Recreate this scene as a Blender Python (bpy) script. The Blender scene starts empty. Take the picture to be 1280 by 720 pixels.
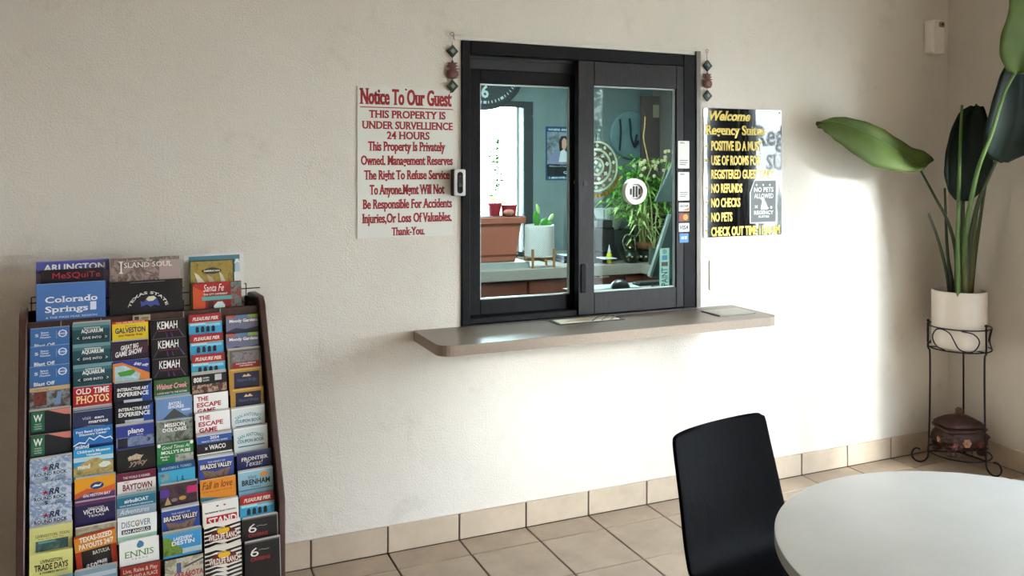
import bpy, bmesh, math, random
from mathutils import Vector, Matrix
random.seed(7)
sc = bpy.context.scene
C = sc.collection
R = math.radians

# ------------------------------------------------------------------ camera
F, YAW, HOR, EYE, CAMY = 1044.0, R(23.52), 209.0, 1.70, -3.6
cd = bpy.data.cameras.new('camera'); cam = bpy.data.objects.new('camera', cd); C.objects.link(cam)
cam.location = (0, CAMY, EYE); cam.rotation_euler = (R(90), 0, -YAW)
cd.sensor_width = 36; cd.lens = F/1280*36; cd.shift_y = -(360-HOR)/1280; cd.clip_start = 0.05
sc.camera = cam

# ------------------------------------------------------------------ light
w = bpy.data.worlds.new('sky'); sc.world = w; w.use_nodes = True
nt = w.node_tree; bg = nt.nodes['Background']
tc = nt.nodes.new('ShaderNodeTexCoord'); sp = nt.nodes.new('ShaderNodeSeparateXYZ')
rp = nt.nodes.new('ShaderNodeValToRGB')
nt.links.new(tc.outputs['Generated'], sp.inputs[0]); nt.links.new(sp.outputs['Z'], rp.inputs[0])
nt.links.new(rp.outputs[0], bg.inputs[0])
rp.color_ramp.elements[0].position = 0.0; rp.color_ramp.elements[0].color = (0.93, 0.94, 1.0, 1)
rp.color_ramp.elements[1].position = 1.0; rp.color_ramp.elements[1].color = (0.62, 0.78, 1.0, 1)
bg.inputs[1].default_value = 5.0
def light(name, kind, loc, rot, energy, color=(1,1,1), **kw):
    l = bpy.data.lights.new(name, kind); l.energy = energy; l.color = color
    for k, v in kw.items():
        setattr(l, k, v)
    o = bpy.data.objects.new(name, l); C.objects.link(o); o.location = loc
    o.rotation_euler = rot
    return o
def aim(v): return Vector(v).to_track_quat('-Z', 'Y').to_euler()
light('sun', 'SUN', (8, -8, 3), aim((-0.55, 1.0, -0.27)), 1.35, (1, 0.985, 0.96), angle=R(12))
def portal(name, loc, rot, sx, sy):
    o = light(name, 'AREA', loc, rot, 1.0, shape='RECTANGLE', size=sx, size_y=sy)
    o.data.cycles.is_portal = True
XR = 4.46                                   # right wall of the lobby
PANES = ((-2.0, -1.2, 2.28), (-3.05, -2.35, 2.28), (-5.3, -4.2, 2.6))    # y0, y1, head height of the lobby windows
for y0, y1, z1 in PANES: portal('daylight_portal', (XR+0.16, (y0+y1)/2, z1/2), aim((-1, 0, 0)), z1, y1-y0)
portal('daylight_portal', (2.30, 3.14, 1.55), aim((0, -1, 0)), 1.35, 1.25)
sc.view_settings.view_transform = 'Standard'; sc.view_settings.look = 'None'
sc.view_settings.gamma = 1; sc.view_settings.use_curve_mapping = False
sc.view_settings.exposure = 3.28
sc.cycles.max_bounces = 10; sc.cycles.diffuse_bounces = 6; sc.cycles.transparent_max_bounces = 16
sc.cycles.sample_clamp_indirect = 6; sc.cycles.use_denoising = True; sc.cycles.caustics_reflective = False

# ------------------------------------------------------------------ helpers: picture pixel -> point of the place
SN, CS = math.sin(YAW), math.cos(YAW)
def ray(x, y):
    d = (x-640)/F
    return Vector((SN+d*CS, CS-d*SN, -(y-HOR)/F))
EYEP = Vector((0, CAMY, EYE))
def at(x, y, Y=0.0):
    d = ray(x, y); return EYEP + d*((Y-CAMY)/d.y)
def atz(x, y, z):
    d = ray(x, y); return EYEP + d*((z-EYE)/d.z)
def atf(x, y, fwd): return EYEP + ray(x, y)*fwd
# ------------------------------------------------------------------ helpers: objects
PM = {}
def tag(o, label=None, cat=None, group=None, kind=None):
    if label: o['label'] = label
    if cat: o['category'] = cat
    if group: o['group'] = group
    if kind: o['kind'] = kind
    return o
def thing(name, label, cat, loc=(0,0,0), rz=0.0, group=None):
    o = bpy.data.objects.new(name, None); C.objects.link(o)
    o.empty_display_size = 0.05; o.location = loc; o.rotation_euler = (0, 0, rz)
    PM[o.name] = Matrix.Translation(loc) @ Matrix.Rotation(rz, 4, 'Z')
    return tag(o, label, cat, group)
def link(name, me, m, parent=None, label=None):
    o = bpy.data.objects.new(name, me); C.objects.link(o)
    if m is not None and not me.materials: me.materials.append(m)
    if parent: o.parent = parent; PM[o.name] = PM.get(parent.name, Matrix.Identity(4))
    if label: o['label'] = label
    return o
def copy_tree(o, parent=None):
    c = o.copy(); C.objects.link(c); c.parent = parent
    for ch in o.children: copy_tree(ch, c)
    return c
class B:
    def __init__(s): s.v = []; s.f = []
    def add(s, vs, fs):
        n = len(s.v); s.v += [Vector(v) for v in vs]; s.f += [tuple(i+n for i in f) for f in fs]; return s
    def box(s, a, b, c=0.0):
        x0,y0,z0 = a; x1,y1,z1 = b
        return s.add([(x0,y0,z0),(x1,y0,z0),(x1,y1,z0),(x0,y1,z0),(x0,y0,z1),(x1,y0,z1),(x1,y1,z1),(x0,y1,z1)],
            [(0,3,2,1),(4,5,6,7),(0,1,5,4),(1,2,6,5),(2,3,7,6),(3,0,4,7)])
    def slab(s, a, b, ch, ax=2, sgn=1):
        # box whose face on one side is chamfered (tiles)
        lo = list(a); hi = list(b)
        o1, o2 = [i for i in range(3) if i != ax]
        base = lo[ax] if sgn > 0 else hi[ax]; top = hi[ax] if sgn > 0 else lo[ax]
        mid = top - sgn*ch
        vs = []
        for lv, ins in ((base, 0), (mid, 0), (top, ch)):
            for p, q in ((lo[o1]+ins, lo[o2]+ins), (hi[o1]-ins, lo[o2]+ins), (hi[o1]-ins, hi[o2]-ins), (lo[o1]+ins, hi[o2]-ins)):
                v = [0,0,0]; v[o1] = p; v[o2] = q; v[ax] = lv; vs.append(v)
        fs = [(0,1,2,3),(8,9,10,11)]
        for L in (0, 4):
            for k in range(4): fs.append((L+k, L+(k+1)%4, L+4+(k+1)%4, L+4+k))
        return s.add(vs, fs)
    def lathe(s, prof, c=(0,0,0), n=32, sq=1.0, sx=1.0, sy=1.0, cap=True):
        # profile [(r,z)]; sq<1 gives a squarish section
        vs = []; fs = []
        for r, z in prof:
            for k in range(n):
                t = 2*math.pi*(k+.5)/n; ct, st = math.cos(t), math.sin(t)
                x = math.copysign(abs(ct)**sq, ct); y = math.copysign(abs(st)**sq, st)
                vs.append((c[0]+r*x*sx, c[1]+r*y*sy, c[2]+z))
        for i in range(len(prof)-1):
            for k in range(n):
                k2 = (k+1) % n; fs.append((i*n+k, i*n+k2, (i+1)*n+k2, (i+1)*n+k))
        if cap:
            fs.append(tuple(range(n-1, -1, -1))); fs.append(tuple(range((len(prof)-1)*n, len(prof)*n)))
        return s.add(vs, fs)
    def tube(s, pts, r, n=10, closed=False, flat=1.0):
        pts = [Vector(p) for p in pts]; m = len(pts); vs = []; fs = []
        up = None
        for i, p in enumerate(pts):
            if closed: t = pts[(i+1) % m]-pts[i-1]
            else: t = pts[min(i+1, m-1)]-pts[max(i-1, 0)]
            t.normalize()
            if up is None:
                up = Vector((0,0,1)) if abs(t.z) < .9 else Vector((0,1,0))
            a = t.cross(up); a.normalize(); b = a.cross(t); up = b
            rr = r[i] if isinstance(r, (list, tuple)) else r
            for k in range(n):
                th = 2*math.pi*k/n; vs.append(p + a*(rr*math.cos(th)) + b*(rr*flat*math.sin(th)))
        for i in range(m if closed else m-1):
            j = (i+1) % m
            for k in range(n):
                k2 = (k+1) % n; fs.append((i*n+k, i*n+k2, j*n+k2, j*n+k))
        if not closed:
            fs.append(tuple(range(n))); fs.append(tuple(range((m-1)*n, m*n)))
        return s.add(vs, fs)
    def prism(s, poly, a, b, ax=1):
        # polygon of the two other axes extruded along ax
        o = [i for i in range(3) if i != ax]; n = len(poly); vs = []
        for lv in (a, b):
            for p in poly:
                v = [0,0,0]; v[o[0]] = p[0]; v[o[1]] = p[1]; v[ax] = lv; vs.append(v)
        fs = [tuple(range(n)), tuple(range(2*n-1, n-1, -1))] + [(k, (k+1) % n, n+(k+1) % n, n+k) for k in range(n)]
        return s.add(vs, fs)
    def ball(s, c, r, n=12, sx=1, sy=1, sz=1):
        prof = [(r*math.sin(math.pi*i/(n//2)), -r*math.cos(math.pi*i/(n//2))) for i in range(1, n//2)]
        return s.lathe([(a, z*sz) for a, z in prof], c, n, 1, sx, sy)
    def xf(s, M):
        s.v = [M @ v for v in s.v]; return s
    def mesh(s, name):
        me = bpy.data.meshes.new(name); me.from_pydata([tuple(v) for v in s.v], [], s.f)
        bm = bmesh.new(); bm.from_mesh(me); bmesh.ops.recalc_face_normals(bm, faces=bm.faces); bm.to_mesh(me); bm.free()
        return me
    def done(s, name, m, parent=None, smooth=False, bevel=0, label=None, world=True, subd=0, seg=2, solid=0):
        if world and parent and parent.name in PM:
            I = PM[parent.name].inverted(); s.v = [I @ v for v in s.v]
        me = s.mesh(name)
        if smooth: me.shade_smooth(); me.set_sharp_from_angle(angle=R(38))
        o = link(name, me, m, parent, label)
        if solid:
            md = o.modifiers.new('solid', 'SOLIDIFY'); md.thickness = solid; md.offset = 0
        if bevel:
            md = o.modifiers.new('bevel', 'BEVEL'); md.width = bevel; md.segments = seg; md.limit_method = 'ANGLE'; md.angle_limit = R(40)
            me.shade_smooth(); me.set_sharp_from_angle(angle=R(60))
        if subd:
            md = o.modifiers.new('sub', 'SUBSURF'); md.levels = subd; md.render_levels = subd; me.shade_smooth()
        return o
def boxo(name, a, b, m, parent=None, bevel=0, label=None, **k):
    return B().box(a, b).done(name, m, parent, bevel=bevel, label=label, **k)
def rr(x0, z0, x1, z1, r, n=5):
    out = []
    for cx, cz, a in ((x1-r, z0+r, -90), (x1-r, z1-r, 0), (x0+r, z1-r, 90), (x0+r, z0+r, 180)):
        for k in range(n+1):
            t = R(a+90*k/n); out.append((cx+r*math.cos(t), cz+r*math.sin(t)))
    return out
def circ(cx, cz, r, n=24, a0=0): return [(cx+r*math.cos(a0+2*math.pi*k/n), cz+r*math.sin(a0+2*math.pi*k/n)) for k in range(n)]
def bez(pts, n=8):
    # Catmull-Rom through the points
    P = [Vector(p) for p in pts]; P = [P[0]*2-P[1]] + P + [P[-1]*2-P[-2]]; out = []
    for i in range(1, len(P)-2):
        for k in range(n):
            t = k/n; a, b, c, d = P[i-1], P[i], P[i+1], P[i+2]
            out.append(0.5*((2*b)+(c-a)*t+(2*a-5*b+4*c-d)*t*t+(3*b-a-3*c+d)*t**3))
    out.append(P[-2]); return out

# ------------------------------------------------------------------ materials
def lin(h):
    h = h.lstrip('#'); c = [int(h[i:i+2], 16)/255 for i in (0, 2, 4)]
    return [x/12.92 if x <= .04045 else ((x+.055)/1.055)**2.4 for x in c] + [1]
MC = {}
def mat(col, rough=.5, metal=0, var=0.0, vs=8, bump=0, bs=60, spec=.5, coat=0, rnd=0, name=None, stretch=None, emit=0, ior=0):
    key = (ior, col, rough, metal, var, vs, bump, bs, spec, coat, rnd, stretch, emit)
    if key in MC: return MC[key]
    m = bpy.data.materials.new(name or 'paint'); m.use_nodes = True; n = m.node_tree; L = n.links
    p = n.nodes['Principled BSDF']; c = lin(col)
    p.inputs['Roughness'].default_value = rough; p.inputs['Metallic'].default_value = metal
    p.inputs['Specular IOR Level'].default_value = spec; p.inputs['Coat Weight'].default_value = coat
    if ior: p.inputs['IOR'].default_value = ior
    p.inputs['Coat Roughness'].default_value = .08
    p.inputs['Base Color'].default_value = c
    if emit: p.inputs['Emission Color'].default_value = c; p.inputs['Emission Strength'].default_value = emit
    tc = n.nodes.new('ShaderNodeTexCoord'); mp = n.nodes.new('ShaderNodeMapping'); L.new(tc.outputs['Object'], mp.inputs[0])
    if stretch: mp.inputs['Scale'].default_value = stretch
    if var:
        ns = n.nodes.new('ShaderNodeTexNoise'); ns.inputs['Scale'].default_value = vs; ns.inputs['Detail'].default_value = 6
        ns.inputs['Roughness'].default_value = .65
        L.new(mp.outputs[0], ns.inputs[0])
        r = n.nodes.new('ShaderNodeValToRGB'); L.new(ns.outputs[0], r.inputs[0])
        r.color_ramp.elements[0].position = .3; r.color_ramp.elements[1].position = .7
        r.color_ramp.elements[0].color = [x*(1-var) for x in c[:3]]+[1]; r.color_ramp.elements[1].color = [min(1, x*(1+var)) for x in c[:3]]+[1]
        out = r.outputs[0]
        if rnd:
            oi = n.nodes.new('ShaderNodeObjectInfo'); hs = n.nodes.new('ShaderNodeHueSaturation')
            mr = n.nodes.new('ShaderNodeMapRange'); L.new(oi.outputs['Random'], mr.inputs[0])
            mr.inputs[3].default_value = 1-rnd; mr.inputs[4].default_value = 1+rnd
            L.new(mr.outputs[0], hs.inputs['Value']); L.new(out, hs.inputs['Color']); out = hs.outputs[0]
            ad = n.nodes.new('ShaderNodeVectorMath'); ad.operation = 'ADD'; sc_ = n.nodes.new('ShaderNodeMath'); sc_.operation = 'MULTIPLY'
            sc_.inputs[1].default_value = 37; L.new(oi.outputs['Random'], sc_.inputs[0]); L.new(mp.outputs[0], ad.inputs[0]); L.new(sc_.outputs[0], ad.inputs[1])
            L.new(ad.outputs[0], ns.inputs[0])
        L.new(out, p.inputs['Base Color'])
    if bump:
        n2 = n.nodes.new('ShaderNodeTexNoise'); n2.inputs['Scale'].default_value = bs; n2.inputs['Detail'].default_value = 5; L.new(mp.outputs[0], n2.inputs[0])
        bp = n.nodes.new('ShaderNodeBump'); bp.inputs['Strength'].default_value = bump; bp.inputs['Distance'].default_value = .004
        L.new(n2.outputs[0], bp.inputs['Height']); L.new(bp.outputs[0], p.inputs['Normal'])
    MC[key] = m; return m
def photo(cols, scale=30, seed=0, stretch=None):
    # a printed photograph too small to read: blotches of its colours
    key = ('ph', tuple(cols), scale, seed)
    if key in MC: return MC[key]
    m = bpy.data.materials.new('photo_print'); m.use_nodes = True; n = m.node_tree; L = n.links; p = n.nodes['Principled BSDF']
    p.inputs['Roughness'].default_value = .3
    tc = n.nodes.new('ShaderNodeTexCoord'); mp = n.nodes.new('ShaderNodeMapping'); L.new(tc.outputs['Object'], mp.inputs[0])
    mp.inputs['Location'].default_value = (seed*3.1, seed, seed*1.7)
    if stretch: mp.inputs['Scale'].default_value = stretch
    ns = n.nodes.new('ShaderNodeTexNoise'); ns.inputs['Scale'].default_value = scale; ns.inputs['Detail'].default_value = 5; ns.inputs['Roughness'].default_value = .7
    ns.inputs['Distortion'].default_value = .6
    L.new(mp.outputs[0], ns.inputs[0]); r = n.nodes.new('ShaderNodeValToRGB'); L.new(ns.outputs[0], r.inputs[0])
    e = r.color_ramp.elements; k = len(cols)
    e[0].position = .32; e[0].color = lin(cols[0]); e[1].position = .68; e[1].color = lin(cols[-1])
    for i in range(1, k-1):
        q = e.new(.32+.36*i/(k-1)); q.color = lin(cols[i])
    L.new(r.outputs[0], p.inputs['Base Color']); MC[key] = m; return m
def glass(name, tint=(.93, .97, .96), refl=1.0, rough=0.0):
    # a thin pane: passes light straight through, reflects by Fresnel
    m = bpy.data.materials.new(name); m.use_nodes = True; n = m.node_tree; L = n.links; n.nodes.clear()
    o = n.nodes.new('ShaderNodeOutputMaterial'); mx = n.nodes.new('ShaderNodeMixShader'); t = n.nodes.new('ShaderNodeBsdfTransparent')
    g = n.nodes.new('ShaderNodeBsdfGlossy'); g.inputs['Roughness'].default_value = rough; t.inputs[0].default_value = (*tint, 1)
    f = n.nodes.new('ShaderNodeFresnel'); ge = n.nodes.new('ShaderNodeNewGeometry'); mr = n.nodes.new('ShaderNodeMapRange')
    mr.inputs[3].default_value = 1.5; mr.inputs[4].default_value = 1/1.5     # no total reflection at the pane's far face
    L.new(ge.outputs['Backfacing'], mr.inputs[0]); L.new(mr.outputs[0], f.inputs[0])
    mu = n.nodes.new('ShaderNodeMath'); mu.operation = 'MULTIPLY'; mu.inputs[1].default_value = refl
    L.new(f.outputs[0], mu.inputs[0]); L.new(mu.outputs[0], mx.inputs[0]); L.new(t.outputs[0], mx.inputs[1]); L.new(g.outputs[0], mx.inputs[2]); L.new(mx.outputs[0], o.inputs[0])
    return m

# ------------------------------------------------------------------ lettering
TC = {}
def glyphs(s, bold=0.0, shear=0.0, serif=0, res=2):
    key = (s, bold, shear, serif, res)
    if key in TC: return TC[key]
    cu = bpy.data.curves.new('text', 'FONT'); cu.body = s; cu.size = 1; cu.resolution_u = res; cu.offset = bold; cu.fill_mode = 'FRONT'; cu.dimensions = '2D'
    o = bpy.data.objects.new('text', cu); C.objects.link(o)
    dg = bpy.context.evaluated_depsgraph_get(); dg.update()
    me = o.evaluated_get(dg).to_mesh()
    bm = bmesh.new(); bm.from_mesh(me); o.evaluated_get(dg).to_mesh_clear()
    bpy.data.objects.remove(o); bpy.data.curves.remove(cu)
    bmesh.ops.remove_doubles(bm, verts=bm.verts, dist=1e-5)
    bmesh.ops.triangulate(bm, faces=bm.faces)
    v = [(a.co.x, a.co.y) for a in bm.verts]; bm.verts.index_update()
    f = [tuple(q.index for q in a.verts) for a in bm.faces]
    if serif:
        caph = .682; xh = .449; t = .055; sl = .075*serif
        add = []
        for e in bm.edges:
            if not e.is_boundary: continue
            a, b = e.verts[0].co, e.verts[1].co
            if abs(a.y-b.y) > .012: continue
            x0, x1 = sorted((a.x, b.x)); wd = x1-x0; y = (a.y+b.y)/2
            if wd < .04 or wd > .26: continue
            if abs(y+bold) < .03 or abs(y-caph-bold) < .035 or abs(y-xh-bold) < .03 or abs(y-.70-bold) < .02:
                yy = (y, y+t) if y < .3 else (y-t, y)
                add.append((x0-sl, yy[0], x1+sl, yy[1]))
        for x0, y0, x1, y1 in add:
            n = len(v); v += [(x0, y0), (x1, y0), (x1, y1), (x0, y1)]; f.append((n, n+1, n+2, n+3))
    bm.free()
    if shear: v = [(x+shear*y, y) for x, y in v]
    if not v: v = [(0, 0), (1, 0), (1, 1)]; f = []
    x0 = min(p[0] for p in v); x1 = max(p[0] for p in v)
    TC[key] = ([((x-x0)/.682, y/.682) for x, y in v], f, (x1-x0)/.682)
    return TC[key]
STY = {'s': (0, 0, 0), 'b': (.012, 0, 0), 'B': (.028, 0, 0), 'f': (0, 0, 1), 'F': (.019, 0, 1), 'i': (0, .28, 0), 'I': (.03, .28, 0), 'k': (.03, .3, .6)}
def put_text(b, s, x, z, h, wd=None, style='s', y=-.0006, align='c', arc=0, rot=0, res=2):
    """letters with cap height h, baseline z, fitted to width wd, facing -Y"""
    v, f, W = glyphs(s, *STY[style], res=res)
    k = (wd/W) if wd else h
    tw = W*k; x0 = x-tw/2 if align == 'c' else x
    P = []
    for a, c in v:
        px = x0+a*k; pz = z+c*h
        if arc:
            t = (px-x)/arc; rad = arc+(pz-z); px = x+rad*math.sin(t); pz = z-arc+rad*math.cos(t)
        if rot:
            dx, dz = px-x, pz-z; px = x+dx*math.cos(rot)-dz*math.sin(rot); pz = z+dx*math.sin(rot)+dz*math.cos(rot)
        P.append((px, y, pz))
    b.add(P, f); return b
def flat(b, poly, y=-.0004):
    return b.add([(p[0], y, p[1]) for p in poly], [tuple(range(len(poly)))])
# ------------------------------------------------------------------ the setting
M = {}
def wall_mat():
    m = bpy.data.materials.new('stucco'); m.use_nodes = True; n = m.node_tree; L = n.links; p = n.nodes['Principled BSDF']
    p.inputs['Roughness'].default_value = .62; p.inputs['Specular IOR Level'].default_value = .35
    tc = n.nodes.new('ShaderNodeTexCoord')
    def noise(s, d=5, r=.6):
        x = n.nodes.new('ShaderNodeTexNoise'); x.inputs['Scale'].default_value = s; x.inputs['Detail'].default_value = d; x.inputs['Roughness'].default_value = r
        L.new(tc.outputs['Object'], x.inputs[0]); return x.outputs[0]
    def ramp(src, stops):
        r = n.nodes.new('ShaderNodeValToRGB'); L.new(src, r.inputs[0]); e = r.color_ramp.elements
        e[0].position, e[0].color = stops[0][0], lin(stops[0][1]); e[1].position, e[1].color = stops[1][0], lin(stops[1][1]); return r.outputs[0]
    base = ramp(noise(1.3), ((.3, '#dad3ca'), (.7, '#e0dad3')))
    dirt = ramp(noise(3.1, 9, .72), ((.56, '#ffffff'), (.78, '#a9a498')))
    mx = n.nodes.new('ShaderNodeMixRGB'); mx.blend_type = 'MULTIPLY'; mx.inputs[0].default_value = .38
    L.new(base, mx.inputs[1]); L.new(dirt, mx.inputs[2]); L.new(mx.outputs[0], p.inputs['Base Color'])
    b1 = n.nodes.new('ShaderNodeBump'); b1.inputs['Strength'].default_value = .48; b1.inputs['Distance'].default_value = .006
    L.new(noise(115, 3, .6), b1.inputs['Height'])
    b2 = n.nodes.new('ShaderNodeBump'); b2.inputs['Strength'].default_value = .22; b2.inputs['Distance'].default_value = .02
    L.new(noise(7, 3, .5), b2.inputs['Height']); L.new(b2.outputs[0], b1.inputs['Normal']); L.new(b1.outputs[0], p.inputs['Normal'])
    return m
stucco = wall_mat()
tilem = mat('#a59380', .42, var=.17, vs=5, bump=.15, bs=30, rnd=.06, name='ceramic_tile')
basem = mat('#bcab98', .45, var=.12, vs=6, bump=.12, bs=30, rnd=.04, name='wall_tile')
grout = mat('#4a4138', .9)
officew = mat('#6f8384', .7, var=.1, vs=6, bump=.3, bs=40, name='office_wall')
ceil_m = mat('#d5c7b5', .8, bump=.3, bs=40)
black_al = mat('#18171a', .5, metal=.0, var=.25, vs=14, name='dark_bronze_aluminium', ior=1.22)
XL, YB, HC = -3.2, -6.4, 3.0
OX0, OX1, OZ0, OZ1 = 1.312, 2.60, .93, 2.281          # the service opening
def struct(o): o['kind'] = 'structure'; return o
wb = B()
for a, b in (((XL, 0, 0), (OX0, .14, HC)), ((OX1, 0, 0), (XR+.14, .14, HC)), ((OX0, 0, 0), (OX1, .14, OZ0)), ((OX0, 0, OZ1), (OX1, .14, HC))): wb.box(a, b)
struct(wb.done('wall_back', stucco))
wb = B()       # right wall with the lobby windows
ye = 0.0
for y0, y1, z1 in PANES:
    wb.box((XR, y1, 0), (XR+.14, ye, HC)); wb.box((XR, y0, z1), (XR+.14, y1, HC)); ye = y0
wb.box((XR, YB, 0), (XR+.14, ye, HC))
struct(wb.done('wall_right', mat('#cfc8c0', .65, bump=.4, bs=50, var=.03, name='painted_plaster')))
struct(boxo('wall_left', (XL-.12, YB, 0), (XL, .14, HC), mat('#c6b8a8', .7, bump=.4, bs=50)))
struct(boxo('wall_rear', (XL, YB-.12, 0), (XR+.14, YB, HC), mat('#b7a898', .7, bump=.4, bs=50)))
struct(boxo('ceiling', (XL-.12, YB-.12, HC), (XR+.14, .14, HC+.1), ceil_m))
fl = struct(boxo('floor', (XL-.12, YB-.12, -.1), (XR+.14, .14, -.006), grout))
TW, TX0, TY1 = .3344, .6314, .1696
G = .0035
def tileset():
    cache = {}
    far = B()
    rows = [(-TY1+.0, -.011)] + [(-TY1-TW*(k+1), -TY1-TW*k) for k in range(19)]
    for ri, (y0, y1) in enumerate(rows):
        for ci in range(-12, 13):
            x0 = TX0+TW*ci; x1 = x0+TW
            x0 = max(x0, XL+.0); x1 = min(x1, XR-.011)
            y0c = max(y0, YB)
            if x1-x0 < .03 or y1-y0c < .03: continue
            dx, dy = x1-x0-2*G, y1-y0c-2*G
            near = ri <= 9 and -3 <= ci
            if not near: far.slab((x0+G, y0c+G, -.012), (x1-G, y1-G, 0), .002); continue
            key = (round(dx, 3), round(dy, 3))
            if key not in cache: cache[key] = B().slab((0, 0, -.012), (dx, dy, 0), .002).mesh('floor_tile')
            o = link('floor_tile', cache[key], tilem, fl); o.location = (x0+G, y0c+G, random.uniform(0, .0006))
    tag(far.done('distant_floor_tiles', tilem, fl), kind='stuff')
tileset()
BH = .118
bb = struct(boxo('baseboard_back', (XL, -.003, 0), (XR, 0, BH-.004), grout))
cache = {}
for ci in range(-12, 13):
    x0 = max(TX0+TW*ci, XL); x1 = min(TX0+TW*(ci+1), XR-.011)
    if x1-x0 < .03: continue
    k = round(x1-x0, 3)
    if k not in cache: cache[k] = B().slab((0, -.011, .001), (x1-x0-2*G, -.002, BH), .002, 1, -1).mesh('baseboard_tile')
    o = link('baseboard_tile', cache[k], basem, bb); o.location = (x0+G, 0, 0)
br = struct(boxo('baseboard_right', (XR-.003, -1.2, 0), (XR, 0, BH-.004), grout))
for k in range(4):
    y1 = -.012-TW*k if k else -.012; y0 = max(-TY1-TW*k, -1.2); y1 = -.012 if k == 0 else -TY1-TW*(k-1)
    B().slab((XR-.011, y0+G, .001), (XR-.002, y1-G, BH), .002, 0, -1).done('baseboard_tile', basem, br)
# lobby glazing along the right wall (seen only in reflections)
clear = glass('window_glass')
for i, (y0, y1, z1) in enumerate(PANES):
    b = B(); t = .045
    for a, c in (((XR+.03, y0, 0), (XR+.11, y0+t, z1)), ((XR+.03, y1-t, 0), (XR+.11, y1, z1)), ((XR+.03, y0+t, z1-t), (XR+.11, y1-t, z1)), ((XR+.03, y0+t, 0), (XR+.11, y1-t, .1))): b.box(a, c)
    if i == 0: b.box((XR+.03, y0+.075, .1), (XR+.11, y0+.105, z1-t))
    wf = struct(b.done('window_%d' % (i+1), black_al, bevel=.003))
    boxo('pane', (XR+.068, y0+t, .1), (XR+.072, y1-t, z1-t), clear, wf)

struct(boxo('added_pier_panel', (XR-.03, -2.36, 0), (XR-.001, -1.99, 2.6), black_al))  # dark panel added so the pier mirrors black in the welcome sign
# ---------------- office behind the service window
OY = 3.0; OXL = .3; OXR = 4.3
struct(boxo('floor_2', (OXL-.1, .14, -.1), (OXR+.1, OY+.12, 0), mat('#7d766c', .6)))
struct(boxo('ceiling_2', (OXL-.1, .14, 2.7), (OXR+.1, OY+.12, 2.8), mat('#9fb0ae', .8)))
struct(boxo('wall_office_left', (OXL-.1, .14, 0), (OXL, OY+.12, 2.7), officew))
struct(boxo('wall_office_right', (OXR, .14, 0), (OXR+.1, OY+.12, 2.7), mat('#77706c', .7, var=.1, vs=3)))
wx1 = at(655, 200, OY).x; wx0 = wx1-1.35; wz1 = at(655, 133, OY).z; wz0 = .93
b = B()
for a, c in (((OXL, OY, 0), (wx0, OY+.12, 2.7)), ((wx1, OY, 0), (OXR, OY+.12, 2.7)), ((wx0, OY, 0), (wx1, OY+.12, wz0)), ((wx0, OY, wz1), (wx1, OY+.12, 2.7))): b.box(a, c)
struct(b.done('wall_office_back', officew))
b = B(); t = .075
for a, c in (((wx0-.02, OY-.03, wz0), (wx0+t, OY+.05, wz1+.04)), ((wx1-.015, OY-.03, wz0), (wx1+t, OY+.05, wz1+.04)), ((wx0+t, OY-.03, wz1-.01), (wx1-.015, OY+.05, wz1+.04)), ((wx0+t, OY-.03, wz0), (wx1-.015, OY+.05, wz0+.04))): b.box(a, c)
ow = struct(b.done('window_4', mat('#2c3236', .5), bevel=.004))
boxo('inner_rail', (wx1-.07, OY+.0, wz0+.04), (wx1-.045, OY+.03, wz1-.01), mat('#9aa3a3', .4), ow)
boxo('pane', (wx0+t, OY+.02, wz0+.04), (wx1-.015, OY+.024, wz1-.01), clear, ow)
light('office_fill_lamp', 'AREA', (2.6, 1.5, 2.66), (0, 0, 0), 6, (.85, .97, 1), shape='RECTANGLE', size=1.2, size_y=.6)  # unseen area lamp added to light the office interior
lt = thing('added_ceiling_light', 'unseen rectangular ceiling light added to brighten the office', 'light', (2.6, 1.5, 2.66))
boxo('light_frame', (1.98, 1.18, 2.68), (3.22, 1.82, 2.70), mat('#dddddd', .5), lt)
boxo('diffuser', (2.0, 1.2, 2.668), (3.2, 1.8, 2.68), mat('#eef6f6', .4, emit=.6), lt)  # glowing face of the added fixture

# ---------------- outdoors
struct(boxo('ground', (XR+.15, -40, -.16), (45, 40, -.06), mat('#b5b0a8', .9, var=.1, vs=2)))
struct(boxo('ground_rear', (-30, OY+.13, -.16), (XR+.15, 40, -.06), mat('#b5b0a8', .9, var=.1, vs=2)))

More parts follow.
